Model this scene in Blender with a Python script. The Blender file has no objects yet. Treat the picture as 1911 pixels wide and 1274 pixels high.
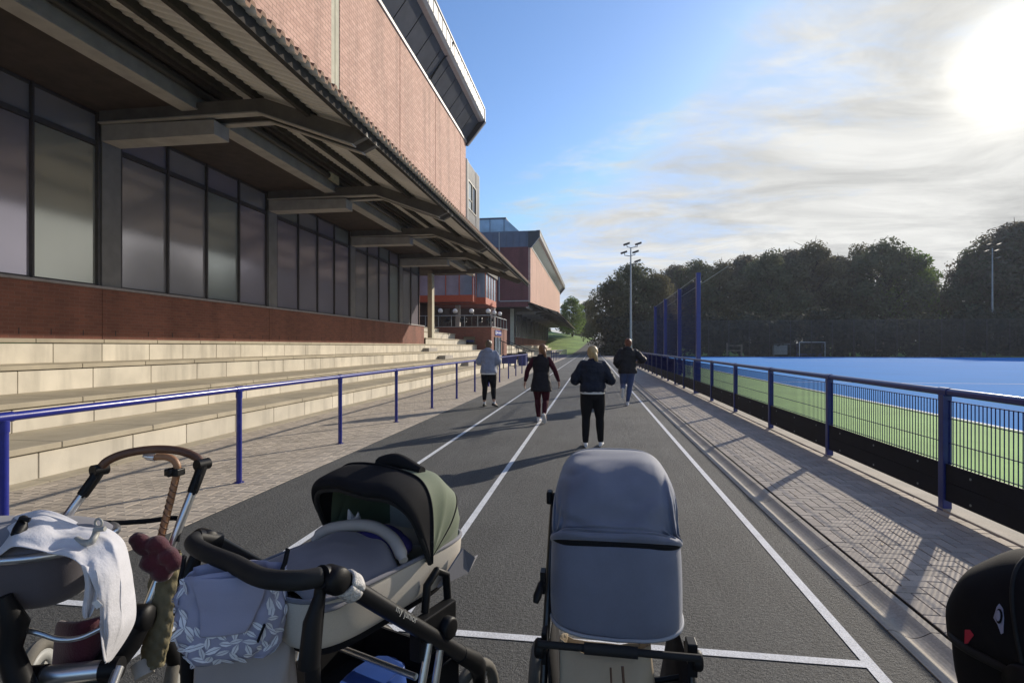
import bpy, math, random
from mathutils import Vector, Matrix
from mathutils import noise as mnoise
R = math.radians
SC = bpy.context.scene
COL = SC.collection
random.seed(7)
FPX, CAMH, SN, CS = 1025.0, 1.56, 0.14527, 0.98939

def at(px, py, d):
    """photo pixel at depth d (metres along the view axis) -> point in the place"""
    r = (px - 955.5) / FPX * d
    return Vector((CS * r - SN * d, SN * r + CS * d, CAMH + (646 - py) / FPX * d))

# ------------------------------------------------------------------ mesh builder
class MB:
    def __init__(s):
        s.v = []; s.f = []; s.m = []; s.s = []; s.t = []
    def add(s, vs, fs, m=0, sm=False, tone=0.5):
        b = len(s.v)
        s.v += [Vector(v) for v in vs]
        for f in fs:
            s.f.append([b + i for i in f]); s.m.append(m); s.s.append(sm); s.t.append(tone)
    def box(s, x0, x1, y0, y1, z0, z1, m=0, tone=0.5):
        x0, x1 = min(x0, x1), max(x0, x1); y0, y1 = min(y0, y1), max(y0, y1); z0, z1 = min(z0, z1), max(z0, z1)
        s.add([(x0,y0,z0),(x1,y0,z0),(x1,y1,z0),(x0,y1,z0),(x0,y0,z1),(x1,y0,z1),(x1,y1,z1),(x0,y1,z1)],
              [(0,3,2,1),(4,5,6,7),(0,1,5,4),(1,2,6,5),(2,3,7,6),(3,0,4,7)], m, False, tone)
    def quad(s, a, b, c, d, m=0, tone=0.5, sm=False):
        s.add([a, b, c, d], [(0,1,2,3)], m, sm, tone)
    def prism(s, poly, vec, m=0, tone=0.5, sm=False):
        n = len(poly); vec = Vector(vec)
        vs = [Vector(p) for p in poly] + [Vector(p) + vec for p in poly]
        s.add(vs, [tuple(range(n))[::-1], tuple(range(n, 2*n))], m, False, tone)
        s.add(vs, [(i, (i+1) % n, n + (i+1) % n, n + i) for i in range(n)], m, sm, tone)
    def bar(s, p, q, w, h, m=0, up=(0,0,1), tone=0.5):
        p, q = Vector(p), Vector(q); d = (q - p).normalized(); u = Vector(up)
        if abs(d.dot(u)) > .98: u = Vector((0,1,0))
        x = d.cross(u).normalized() * w / 2; z = x.cross(d).normalized() * h / 2
        s.prism([p - x - z, p + x - z, p + x + z, p - x + z], q - p, m, tone)
    def tube(s, pts, r, n=10, m=0, cap=True, tone=0.5, sx=1.0, closed=False):
        pts = [Vector(p) for p in pts]; k = len(pts)
        rr = r if isinstance(r, (list, tuple)) else [r] * k
        t0 = (pts[1] - pts[0]).normalized()
        u = Vector((0,0,1)) if abs(t0.z) < .9 else Vector((1,0,0))
        u = (u - t0 * u.dot(t0)).normalized(); rings = []
        for i, p in enumerate(pts):
            a = pts[(i - 1) % k] if (i > 0 or closed) else p; b = pts[(i + 1) % k] if (i < k - 1 or closed) else p
            t = (b - a).normalized()
            u = (u - t * u.dot(t)).normalized(); w = t.cross(u)
            rings.append([p + (u * math.cos(2*math.pi*j/n) + w * math.sin(2*math.pi*j/n) * sx) * rr[i] for j in range(n)])
        vs = [v for ring in rings for v in ring]; fs = []
        for i in range(k if closed else k - 1):
            i2 = (i + 1) % k
            for j in range(n):
                fs.append((i*n + j, i*n + (j+1) % n, i2*n + (j+1) % n, i2*n + j))
        s.add(vs, fs, m, True, tone)
        if cap and not closed:
            s.add(rings[0], [tuple(range(n))[::-1]], m, False, tone)
            s.add(rings[-1], [tuple(range(n))], m, False, tone)
    def grid(s, P, m=0, cu=False, cv=False, sm=True, tone=0.5):
        a, b = len(P), len(P[0]); vs = [p for row in P for p in row]; fs = []
        for i in range(a if cu else a - 1):
            for j in range(b if cv else b - 1):
                fs.append((i*b + j, i*b + (j+1) % b, ((i+1) % a)*b + (j+1) % b, ((i+1) % a)*b + j))
        s.add(vs, fs, m, sm, tone)
    def lathe(s, prof, origin, axis=(0,0,1), n=20, m=0, tone=0.5, arc=None):
        """prof: (radius, along-axis) pairs"""
        o = Vector(origin); a = Vector(axis).normalized()
        u = Vector((0,0,1)) if abs(a.z) < .9 else Vector((1,0,0))
        u = (u - a * u.dot(a)).normalized(); w = a.cross(u)
        P = [[o + a * h + (u * math.cos(2*math.pi*j/n) + w * math.sin(2*math.pi*j/n)) * r for j in range(n)] for r, h in prof]
        s.grid(P, m, cv=True, tone=tone)
    def ball(s, c, rx, ry=None, rz=None, n=16, m=0, tone=0.5, k=10):
        ry = ry or rx; rz = rz or rx; c = Vector(c)
        P = []
        for i in range(k + 1):
            a = math.pi * i / k; a = min(max(a, .02), math.pi - .02)
            P.append([c + Vector((rx*math.sin(a)*math.cos(2*math.pi*j/n), ry*math.sin(a)*math.sin(2*math.pi*j/n), rz*math.cos(a))) for j in range(n)])
        s.grid(P[::-1], m, cv=True, tone=tone)
    def build(s, name, mats, parent=None, local=False, bevel=0, sub=0, solid=0, offset=-1, seg=2):
        me = bpy.data.meshes.new(name)
        off = Vector((0,0,0)) if (local or parent is None) else ORIG[parent.name]
        me.from_pydata([tuple(v - off) for v in s.v], [], s.f)
        mats = mats if isinstance(mats, (list, tuple)) else [mats]
        for mt in mats: me.materials.append(mt)
        me.polygons.foreach_set('material_index', s.m)
        me.polygons.foreach_set('use_smooth', s.s)
        at_ = me.attributes.new('tone', 'FLOAT', 'FACE'); at_.data.foreach_set('value', s.t)
        me.update()
        o = bpy.data.objects.new(name, me); COL.objects.link(o)
        if parent is not None:
            o.parent = parent; ORIG[o.name] = ORIG.get(parent.name, Vector((0,0,0)))
        else: ORIG[o.name] = Vector((0,0,0))
        if solid:
            md = o.modifiers.new('thick', 'SOLIDIFY'); md.thickness = solid; md.offset = offset
        if bevel:
            md = o.modifiers.new('bevel', 'BEVEL'); md.width = bevel; md.segments = seg; md.limit_method = 'ANGLE'; md.angle_limit = R(40)
        if sub:
            md = o.modifiers.new('sub', 'SUBSURF'); md.levels = sub; md.render_levels = sub
        return o
ORIG = {}

def tag(o, label=None, cat=None, group=None, kind=None):
    if label: o['label'] = label
    if cat: o['category'] = cat
    if group: o['group'] = group
    if kind: o['kind'] = kind
    return o
def thing(name, label, cat, loc=(0,0,0), rz=0, group=None):
    o = bpy.data.objects.new(name, None); COL.objects.link(o)
    o.empty_display_size = .2
    o.location = loc; o.rotation_euler = (0,0,rz); ORIG[o.name] = Vector(loc)
    return tag(o, label, cat, group)
def struct(mb, name, mats, **k):
    return tag(mb.build(name, mats, **k), kind='structure')
def copy_tree(o, parent=None):
    c = o.copy(); COL.objects.link(c)
    if parent is not None: c.parent = parent
    for ch in [x for x in bpy.data.objects if x.parent == o]: copy_tree(ch, c)
    return c
def bez(p0, p1, p2, p3, n=12):
    p0, p1, p2, p3 = map(Vector, (p0, p1, p2, p3)); out = []
    for i in range(n + 1):
        t = i / n; out.append(p0*(1-t)**3 + p1*3*t*(1-t)**2 + p2*3*t*t*(1-t) + p3*t**3)
    return out
def smooth_path(pts, n=6):
    """Catmull-Rom through pts"""
    pts = [Vector(p) for p in pts]; out = []
    for i in range(len(pts) - 1):
        a = pts[max(i-1, 0)]; b = pts[i]; c = pts[i+1]; d = pts[min(i+2, len(pts)-1)]
        for k in range(n):
            t = k / n
            out.append(.5*((2*b) + (c - a)*t + (2*a - 5*b + 4*c - d)*t*t + (3*b - a - 3*c + d)*t**3))
    out.append(pts[-1]); return out

# ------------------------------------------------------------------ materials
def newmat(name):
    m = bpy.data.materials.new(name); m.use_nodes = True
    nt = m.node_tree; b = nt.nodes['Principled BSDF']
    return m, nt, nt.nodes, nt.links, b
def factor(nt, src, amp):
    """value in 0..1 -> 1 + amp*(2v-1)"""
    n = nt.nodes.new('ShaderNodeMath'); n.operation = 'MULTIPLY_ADD'
    nt.links.new(src, n.inputs[0]); n.inputs[1].default_value = 2*amp; n.inputs[2].default_value = 1 - amp
    return n.outputs[0]
def mul(nt, a, b):
    n = nt.nodes.new('ShaderNodeMath'); n.operation = 'MULTIPLY'
    nt.links.new(a, n.inputs[0]); nt.links.new(b, n.inputs[1]); return n.outputs[0]
def scalec(nt, col, fac):
    n = nt.nodes.new('ShaderNodeVectorMath'); n.operation = 'SCALE'
    if isinstance(col, (tuple, list)): n.inputs[0].default_value = col[:3]
    else: nt.links.new(col, n.inputs[0])
    nt.links.new(fac, n.inputs['Scale']); return n.outputs[0]
def noise(nt, scale, detail=4, stretch=None, rough=.55):
    tc = nt.nodes.new('ShaderNodeTexCoord'); n = nt.nodes.new('ShaderNodeTexNoise')
    n.inputs['Scale'].default_value = scale; n.inputs['Detail'].default_value = detail; n.inputs['Roughness'].default_value = rough
    if stretch:
        mp = nt.nodes.new('ShaderNodeMapping'); mp.inputs['Scale'].default_value = stretch
        nt.links.new(tc.outputs['Object'], mp.inputs['Vector']); nt.links.new(mp.outputs['Vector'], n.inputs['Vector'])
    else: nt.links.new(tc.outputs['Object'], n.inputs['Vector'])
    return n.outputs['Fac']
def contrast(nt, src, lo, hi):
    n = nt.nodes.new('ShaderNodeMapRange'); nt.links.new(src, n.inputs['Value'])
    n.inputs['From Min'].default_value = lo; n.inputs['From Max'].default_value = hi; n.clamp = True
    return n.outputs['Result']
def toneattr(nt):
    n = nt.nodes.new('ShaderNodeAttribute'); n.attribute_name = 'tone'; return n.outputs['Fac']
def bumpnode(nt, b, src, strength, dist=.01):
    n = nt.nodes.new('ShaderNodeBump'); n.inputs['Strength'].default_value = strength; n.inputs['Distance'].default_value = dist
    nt.links.new(src, n.inputs['Height']); nt.links.new(n.outputs['Normal'], b.inputs['Normal']); return n
def pmat(name, col, rough=.7, var=.15, vs=6.0, bump=0, bs=80, bd=.01, metal=0, spec=.5, tone=0, stretch=None, coat=0, sheen=0, fine=0, fs=90, trans=0, streak=0):
    m, nt, N, L, b = newmat(name)
    f = factor(nt, contrast(nt, noise(nt, vs, 6, stretch), .3, .7), var)
    if tone: f = mul(nt, f, factor(nt, toneattr(nt), tone))
    if fine: f = mul(nt, f, factor(nt, contrast(nt, noise(nt, fs, 3), .3, .7), fine))
    if streak: f = mul(nt, f, streaks(nt, streak))
    c = scalec(nt, col, f)
    L.new(c, b.inputs['Base Color'])
    b.inputs['Roughness'].default_value = rough; b.inputs['Metallic'].default_value = metal
    b.inputs['Specular IOR Level'].default_value = spec
    if coat: b.inputs['Coat Weight'].default_value = coat; b.inputs['Coat Roughness'].default_value = .1
    if sheen: b.inputs['Sheen Weight'].default_value = sheen; b.inputs['Sheen Roughness'].default_value = .5
    if bump: bumpnode(nt, b, noise(nt, bs, 5), bump, bd)
    if trans:
        t = N.new('ShaderNodeBsdfTranslucent'); L.new(c, t.inputs['Color'])
        mx = N.new('ShaderNodeMixShader'); mx.inputs[0].default_value = trans
        L.new(b.outputs[0], mx.inputs[1]); L.new(t.outputs[0], mx.inputs[2]); L.new(mx.outputs[0], N['Material Output'].inputs['Surface'])
    return m
def streaks(nt, amp, sc=2.2):
    return factor(nt, contrast(nt, noise(nt, sc, 6, (1,1,.10)), .36, .5), amp)
def brickmat(name, c1, c2, mortar, w=.225, h=.075, ms=.006, rough=.85, var=.12):
    m, nt, N, L, b = newmat(name)
    tc = N.new('ShaderNodeTexCoord'); sp = N.new('ShaderNodeSeparateXYZ'); L.new(tc.outputs['Object'], sp.inputs[0])
    ad = N.new('ShaderNodeMath'); ad.operation = 'ADD'; L.new(sp.outputs['X'], ad.inputs[0]); L.new(sp.outputs['Y'], ad.inputs[1])
    cb = N.new('ShaderNodeCombineXYZ'); L.new(ad.outputs[0], cb.inputs[0]); L.new(sp.outputs['Z'], cb.inputs[1])
    br = N.new('ShaderNodeTexBrick'); L.new(cb.outputs[0], br.inputs['Vector'])
    br.inputs['Color1'].default_value = (*c1, 1); br.inputs['Color2'].default_value = (*c2, 1); br.inputs['Mortar'].default_value = (*mortar, 1)
    br.inputs['Scale'].default_value = 1; br.inputs['Brick Width'].default_value = w; br.inputs['Row Height'].default_value = h
    br.inputs['Mortar Size'].default_value = ms; br.inputs['Mortar Smooth'].default_value = .2
    f = mul(nt, factor(nt, contrast(nt, noise(nt, .8, 6), .3, .7), var), factor(nt, contrast(nt, noise(nt, 30, 3), .3, .7), .1))
    f = mul(nt, f, streaks(nt, .10, 1.1)); L.new(scalec(nt, br.outputs['Color'], f), b.inputs['Base Color'])
    b.inputs['Roughness'].default_value = rough
    inv = N.new('ShaderNodeMath'); inv.operation = 'SUBTRACT'; inv.inputs[0].default_value = 1; L.new(br.outputs['Fac'], inv.inputs[1])
    bumpnode(nt, b, inv.outputs[0], .6, .008)
    return m

M = {}
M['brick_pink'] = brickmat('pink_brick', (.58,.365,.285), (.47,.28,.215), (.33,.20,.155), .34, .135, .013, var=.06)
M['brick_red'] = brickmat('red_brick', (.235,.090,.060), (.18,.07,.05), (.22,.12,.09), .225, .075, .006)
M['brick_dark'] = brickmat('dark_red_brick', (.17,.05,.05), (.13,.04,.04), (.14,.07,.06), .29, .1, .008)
M['stone'] = pmat('cream_stone', (.53,.485,.40), .85, .12, 1.6, .25, 60, .006, tone=.10, fine=.08, fs=140, streak=.12)
M['stone_top'] = pmat('cream_stone_tread', (.40,.35,.26), .85, .14, 2.0, .3, 70, .006, tone=.08, fine=.1, fs=140)
M['joint'] = pmat('dark_joint', (.07,.06,.05), .95, .2)
M['concrete'] = pmat('grey_concrete', (.37,.345,.32), .85, .14, 3, .2, 60)
M['concrete_pale'] = pmat('pale_concrete', (.50,.47,.36), .85, .12, 3, .2, 60)
M['column'] = pmat('dark_grey_column', (.21,.20,.195), .8, .12, 3)
M['steel_brown'] = pmat('brown_painted_steel', (.12,.108,.10), .6, .2, 4)
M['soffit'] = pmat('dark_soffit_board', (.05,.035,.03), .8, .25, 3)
M['sheet_under'] = pmat('grey_corrugated_sheet', (.70,.69,.67), .6, .12, .8)
M['sheet_top'] = pmat('rust_brown_sheet', (.22,.125,.08), .75, .25, 2, spec=.2)
M['purlin_paint'] = pmat('matt_dark_purlin', (.06,.055,.051), .95, .2, 5, spec=.08)
M['mesh_paint'] = pmat('matt_navy_mesh', (.012,.020,.12), .8, .15, 9, spec=.12)
M['mullion'] = pmat('dark_frame', (.062,.054,.054), .5, .15, 8)
M['sill'] = pmat('grey_lilac_sill', (.30,.27,.27), .6, .15, 6)
M['zinc'] = pmat('grey_zinc_cladding', (.27,.27,.27), .5, .12, 2, metal=.0)
M['zinc_blue'] = pmat('blue_grey_cladding', (.095,.115,.165), .4, .1, 2)
M['pale_metal'] = pmat('pale_metal_trim', (.40,.40,.39), .5, .1, 5)
M['dark_metal'] = pmat('dark_grey_metal', (.035,.035,.04), .45, .15, 6)
M['panel_glaze'] = pmat('grey_glazed_panel', (.10,.105,.12), .2, .12, 1.5, spec=.6)
M['red_paint'] = pmat('red_painted_panel', (.42,.09,.045), .5, .1, 4)
M['glass_blue'] = pmat('cafe_glass', (.27,.33,.42), .10, .3, .6, metal=.25, spec=.8)
M['black_glass'] = pmat('dark_glass', (.012,.013,.016), .06, .2, 2, spec=.6)
M['black'] = pmat('black_paint', (.012,.012,.013), .45, .2, 10)
M['blue_paint'] = pmat('gloss_blue_paint', (.015,.022,.22), .28, .12, 14, spec=.6, bump=.02, bs=160)
M['navy_paint'] = pmat('navy_fence_paint', (.013,.026,.17), .32, .15, 14, spec=.6)
M['kickboard'] = pmat('dark_kick_board', (.006,.008,.016), .6, .25, 4, spec=.2)
M['white_paint'] = pmat('white_paint', (.8,.8,.8), .5, .05, 8)
M['pole_grey'] = pmat('galvanised_steel', (.30,.32,.33), .45, .1, 6, metal=.4)
M['globe'] = pmat('opal_globe', (.85,.84,.80), .4, .04, 8)
M['timber'] = pmat('weathered_timber', (.34,.28,.22), .8, .2, 8)
M['sign_blue'] = pmat('blue_sign', (.02,.03,.28), .4, .05, 8)
for i, c in enumerate([(.17,.155,.175), (.175,.165,.17), (.15,.16,.155), (.165,.165,.145), (.165,.15,.175)]):
    M['pane%d' % i] = pmat('tinted_pane', tuple(x*3.0 for x in c), .13, .10, .35, spec=.8, metal=.6, bump=.03, bs=1.5, bd=.02)

def asphalt():
    m, nt, N, L, b = newmat('grey_track_asphalt')
    n1 = contrast(nt, noise(nt, 130, 3, rough=.7), .34, .66); n2 = contrast(nt, noise(nt, .5, 5), .3, .7); n3 = contrast(nt, noise(nt, 45, 4), .35, .65)
    n4 = contrast(nt, noise(nt, 2.2, 5, (3, .35, 1)), .3, .7)
    n5 = contrast(nt, noise(nt, 38, 2, rough=.9), .70, .76)
    f = mul(nt, mul(nt, factor(nt, n1, .5), factor(nt, n2, .22)), mul(nt, factor(nt, n3, .30), factor(nt, n4, .12)))
    q = nt.nodes.new('ShaderNodeMath'); q.operation = 'MULTIPLY_ADD'; nt.links.new(n5, q.inputs[0]); q.inputs[1].default_value = 2.2; nt.links.new(f, q.inputs[2]); f = q.outputs[0]
    L.new(scalec(nt, (.104,.106,.104), f), b.inputs['Base Color'])
    b.inputs['Roughness'].default_value = .78
    a = N.new('ShaderNodeMath'); a.operation = 'ADD'; L.new(n1, a.inputs[0]); L.new(n3, a.inputs[1])
    bumpnode(nt, b, a.outputs[0], 1.0, .009)
    return m
M['asphalt'] = asphalt()
def linepaint():
    m, nt, N, L, b = newmat('worn_white_line')
    f = mul(nt, factor(nt, contrast(nt, noise(nt, 140, 3, rough=.7), .35, .6), .22), factor(nt, contrast(nt, noise(nt, 6, 5), .3, .7), .10))
    L.new(scalec(nt, (.66,.67,.68), f), b.inputs['Base Color']); b.inputs['Roughness'].default_value = .75
    bumpnode(nt, b, noise(nt, 140, 3, rough=.7), .6, .005)
    return m
M['line'] = linepaint()
M['line_clean'] = pmat('white_pitch_line', (.75,.77,.78), .8, .06, 8)
M['paver'] = pmat('buff_paver', (.45,.385,.31), .85, .12, 1.2, .3, 120, .004, tone=.13, fine=.16, fs=160)
M['paver_joint'] = pmat('paver_joint_sand', (.055,.045,.035), .95, .2, 20)
M['channel'] = pmat('channel_concrete', (.40,.35,.28), .85, .16, 3, .3, 90, .004, fine=.12, fs=60)
M['pitch_blue'] = pmat('blue_hockey_turf', (.028,.245,.62), .95, .06, .25, .4, 200, .004, spec=.05, fine=.10, fs=50)
M['turf_green'] = pmat('green_hockey_turf', (.33,.56,.16), .95, .10, .6, .5, 220, .005, fine=.16, fs=110)
M['grass'] = pmat('lawn_grass', (.19,.31,.055), .9, .35, .25, .6, 12, .05, fine=.3, fs=3)
M['ground'] = pmat('dull_ground', (.05,.055,.035), .95, .3, .4)
M['path'] = pmat('dark_tarmac_path', (.05,.05,.05), .9, .2, 1)
M['bark'] = pmat('brown_bark', (.06,.045,.035), .9, .3, 5)
def leafmat(name, col, trans=.45):
    return pmat(name, col, .8, .25, .25, tone=.30, trans=trans, spec=.1)
M['leaf_hedge'] = leafmat('dark_hedge_leaf', (.058,.064,.044), .2)
M['leaf_a'] = leafmat('dark_green_leaf', (.125,.135,.075))
M['leaf_b'] = leafmat('olive_leaf', (.155,.14,.08))
M['leaf_c'] = leafmat('mid_green_leaf', (.17,.24,.06))
M['leaf_d'] = leafmat('brown_green_leaf', (.145,.125,.085))

# ------------------------------------------------------------------ sky, sun, camera
SUN_AZ, SUN_EL = 34.5, 20.5            # azimuth from +Y towards +X
sdir = Vector((math.sin(R(SUN_AZ))*math.cos(R(SUN_EL)), math.cos(R(SUN_AZ))*math.cos(R(SUN_EL)), math.sin(R(SUN_EL))))
def world():
    w = bpy.data.worlds.new('World'); SC.world = w; w.use_nodes = True
    nt = w.node_tree; N, L = nt.nodes, nt.links; bg = N['Background']
    sky = N.new('ShaderNodeTexSky'); sky.sky_type = 'NISHITA'; sky.sun_disc = False
    sky.sun_elevation = R(SUN_EL); sky.sun_rotation = R(SUN_AZ); sky.air_density = 1.0; sky.dust_density = .6; sky.ozone_density = 2.0
    tc = N.new('ShaderNodeTexCoord')
    def dot(v):
        n = N.new('ShaderNodeVectorMath'); n.operation = 'DOT_PRODUCT'; L.new(tc.outputs['Generated'], n.inputs[0]); n.inputs[1].default_value = v; return n.outputs['Value']
    def math_(op, a, b=None, c=None):
        n = N.new('ShaderNodeMath'); n.operation = op
        for i, x in enumerate((a, b, c)):
            if x is None: continue
            if hasattr(x, 'is_linked'): L.new(x, n.inputs[i])
            else: n.inputs[i].default_value = x
        return n.outputs[0]
    sp = N.new('ShaderNodeSeparateXYZ'); L.new(tc.outputs['Generated'], sp.inputs[0])
    zc = math_('ADD', math_('MAXIMUM', sp.outputs['Z'], 0.0), .12)
    cb = N.new('ShaderNodeCombineXYZ'); L.new(math_('DIVIDE', sp.outputs['X'], zc), cb.inputs[0]); L.new(math_('DIVIDE', sp.outputs['Y'], zc), cb.inputs[1])
    mp = N.new('ShaderNodeMapping'); mp.inputs['Rotation'].default_value = (0,0,R(25)); mp.inputs['Scale'].default_value = (.75,1.25,1)
    L.new(cb.outputs[0], mp.inputs['Vector'])
    def nz(scale, det, dist=0):
        n = N.new('ShaderNodeTexNoise'); n.inputs['Scale'].default_value = scale; n.inputs['Detail'].default_value = det
        n.inputs['Roughness'].default_value = .64; n.inputs['Distortion'].default_value = dist
        L.new(mp.outputs['Vector'], n.inputs['Vector']); return n.outputs['Fac']
    n3 = nz(1.5, 9, .6); n4 = nz(4.5, 8, .8); n1 = nz(1.1, 8, .4); n2 = nz(2.6, 8, .2)
    cover = dot((.665,.128,-.736))
    v = math_('ADD', cover, math_('ADD', math_('MULTIPLY', math_('SUBTRACT', n1, .5), .75), math_('MULTIPLY', math_('SUBTRACT', n4, .5), .40)))
    mr = N.new('ShaderNodeMapRange'); mr.interpolation_type = 'SMOOTHSTEP'; L.new(v, mr.inputs['Value'])
    mr.inputs['From Min'].default_value = -.13; mr.inputs['From Max'].default_value = .16
    mask = math_('MULTIPLY', mr.outputs['Result'], .93)
    # small wisps out in the blue
    ws = N.new('ShaderNodeMapRange'); L.new(n2, ws.inputs['Value']); ws.inputs['From Min'].default_value = .62; ws.inputs['From Max'].default_value = .85; ws.inputs['To Max'].default_value = .35
    mask = math_('MAXIMUM', mask, ws.outputs['Result'])
    sd = math_('MAXIMUM', dot(tuple(sdir)), 0.0)
    g1 = math_('MULTIPLY', math_('POWER', sd, 6.0), CLOUD[1]); g2 = math_('MULTIPLY', math_('POWER', sd, 60.0), CLOUD[2]); g3 = math_('MULTIPLY', math_('POWER', sd, 700.0), CLOUD[3])
    tex = math_('MINIMUM', math_('MULTIPLY_ADD', n3, 1.8, .12), 1.22)
    bright = math_('MULTIPLY', math_('ADD', g1, CLOUD[0]), tex)
    cl = N.new('ShaderNodeVectorMath'); cl.operation = 'SCALE'; cl.inputs[0].default_value = (1.0,.985,.93); L.new(bright, cl.inputs['Scale'])
    mx = N.new('ShaderNodeMix'); mx.data_type = 'RGBA'; L.new(mask, mx.inputs['Factor'])
    tint = N.new('ShaderNodeVectorMath'); tint.operation = 'MULTIPLY'; L.new(sky.outputs[0], tint.inputs[0]); tint.inputs[1].default_value = SKYTINT
    mn = N.new('ShaderNodeVectorMath'); mn.operation = 'MINIMUM'; L.new(tint.outputs[0], mn.inputs[0]); mn.inputs[1].default_value = (3.9,5.3,7.6); L.new(mn.outputs[0], mx.inputs['A']); L.new(cl.outputs[0], mx.inputs['B'])
    gl = N.new('ShaderNodeVectorMath'); gl.operation = 'SCALE'; gl.inputs[0].default_value = (1.0,.93,.76); L.new(math_('ADD', g2, g3), gl.inputs['Scale'])
    ad = N.new('ShaderNodeVectorMath'); ad.operation = 'ADD'; L.new(mx.outputs['Result'], ad.inputs[0]); L.new(gl.outputs[0], ad.inputs[1])
    L.new(ad.outputs[0], bg.inputs['Color']); bg.inputs['Strength'].default_value = SKYSTR
CLOUD = (5.1, .4, .5, 10.0); SKYSTR = .12; SKYTINT = (.90,1.10,1.38)
world()
sl = bpy.data.lights.new('sun', 'SUN'); sl.energy = 4.2; sl.angle = R(.55); sl.color = (1.0,.90,.76)
so = bpy.data.objects.new('sun', sl); COL.objects.link(so)
so.rotation_euler = sdir.to_track_quat('Z', 'Y').to_euler(); so.location = (30, 40, 40)
cam = bpy.data.cameras.new('camera'); co = bpy.data.objects.new('camera', cam); COL.objects.link(co)
cam.sensor_width = 36; cam.lens = 36*FPX/1911; cam.shift_y = 9/1911; cam.clip_end = 3000; cam.clip_start = .05
co.location = (0,0,CAMH); co.rotation_euler = (R(90), 0, R(8.353)); SC.camera = co
SC.view_settings.view_transform = 'Standard'; SC.view_settings.look = 'None'; SC.view_settings.exposure = 0.2; SC.view_settings.gamma = 1
SC.render.engine = 'CYCLES'; SC.cycles.use_denoising = True
SC.cycles.max_bounces = 6; SC.cycles.diffuse_bounces = 3; SC.cycles.transparent_max_bounces = 8
# ================================================================== GROUND
g = MB(); g.quad((-260,-80,-.08), (360,-80,-.08), (360,88,-.08), (-260,88,-.08)); struct(g, 'ground', M['ground'])
# running track: asphalt sheet
g = MB(); g.quad((-3.5,-15,0), (1.6,-15,0), (1.6,104,0), (-3.5,104,0)); struct(g, 'running_track', M['asphalt'])
g = MB()
for x in (-2.3, -1.08, 1.345): g.quad((x-.03,-15,.004), (x+.03,-15,.004), (x+.03,102,.004), (x-.03,102,.004))
yl = 2.915
for a, b_ in ((-3.5,-2.33), (-2.27,-1.11), (-1.05,1.315)): g.quad((a,yl-.03,.004), (b_,yl-.03,.004), (b_,yl+.03,.004), (a,yl+.03,.004))
struct(g, 'track_lines', M['line'])

def herring(mb, x0, x1, y0, y1, z):
    a = .1; e = .0028; ni, nj = int((x1-x0)/a + .999), int((y1-y0)/a + .999)
    for i in range(-1, ni+1):
        for j in range(-1, nj+2):
            t = (i - j) % 4
            if t == 0: q = (i, i+2, j, j+1)
            elif t == 2: q = (i, i+1, j-1, j+1)
            else: continue
            X0, X1, Y0, Y1 = max(x0+q[0]*a, x0), min(x0+q[1]*a, x1), max(y0+q[2]*a, y0), min(y0+q[3]*a, y1)
            if X1-X0 < .02 or Y1-Y0 < .02: continue
            h = z + random.uniform(-.0012,.0012); s = random.uniform(-.0012,.0012); tn = random.random()
            f = e + .003
            vs = [(X0+e,Y0+e,h-.004),(X1-e,Y0+e,h-.004),(X1-e,Y1-e,h-.004),(X0+e,Y1-e,h-.004),
                  (X0+f,Y0+f,h),(X1-f,Y0+f,h+s),(X1-f,Y1-f,h+s),(X0+f,Y1-f,h)]
            mb.add(vs, [(4,5,6,7),(0,1,5,4),(1,2,6,5),(2,3,7,6),(3,0,4,7)], 0, False, tn)
def pave(name, x0, x1, ynear, yfar, yend):
    mb = MB(); mb.quad((x0,ynear-14,-.006), (x1,ynear-14,-.006), (x1,yfar,-.006), (x0,yfar,-.006), 1)
    herring(mb, x0, x1, ynear, yfar, .004)
    mb.quad((x0,yfar,.003), (x1,yfar,.003), (x1,yend,.003), (x0,yend,.003), 0)
    struct(mb, name, [M['paver'], M['paver_joint']])
pave('left_pavement', -6.17, -3.5, .6, 30, 104)
pave('right_pavement', 1.89, 3.29, .6, 30, 104)
g = MB()   # stone strip under the first riser, and the dark slot drain
y = -8
while y < 60:
    g.box(-6.47, -6.20, y+.004, y+.896, -.05, .010, 0, random.random()); y += .9
g.quad((-6.20,-8,-.012), (-6.17,-8,-.012), (-6.17,104,-.012), (-6.20,104,-.012), 1)
struct(g, 'pavement_edge_strip', [M['stone_top'], M['joint']])
# dished drainage channel in short concrete lengths, with the dark slot beside the pavers
g = MB(); prof = [(1.6,-.06),(1.6,.006),(1.625,.008),(1.65,.0)] + [(1.65+.155*k/8, -.030*math.sin(math.pi*k/8)) for k in range(1,8)] + [(1.805,.0),(1.82,.008),(1.862,.008),(1.862,-.06)]
y = -2.0
while y < 60:
    L_ = .66 if y < 20 else 2.0
    P = [[(x, yy, z) for x, z in prof] for yy in (y+.003, y+L_-.003)]
    g.grid(P, 0, sm=False, tone=random.random()); y += L_
g.quad((1.6,-2,-.04), (1.89,-2,-.04), (1.89,104,-.04), (1.6,104,-.04), 1)
g.quad((1.6,60,.0), (1.86,60,.0), (1.86,104,.0), (1.6,104,.0), 0)
struct(g, 'drain_channel', [M['channel'], M['joint']])
g = MB(); g.box(3.29, 3.56, -2, 90, -.06, .018); struct(g, 'pitch_kerb', M['channel'], bevel=.01)
g = MB(); g.quad((3.56,-30,.012), (7.72,-30,.012), (7.72,88,.012), (3.56,88,.012))
struct(g, 'green_turf_margin', M['turf_green'])
g = MB(); g.quad((7.72,-40,.012), (66,-40,.012), (66,84.5,.012), (7.72,84.5,.012)); struct(g, 'hockey_pitch', M['pitch_blue'])
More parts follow.
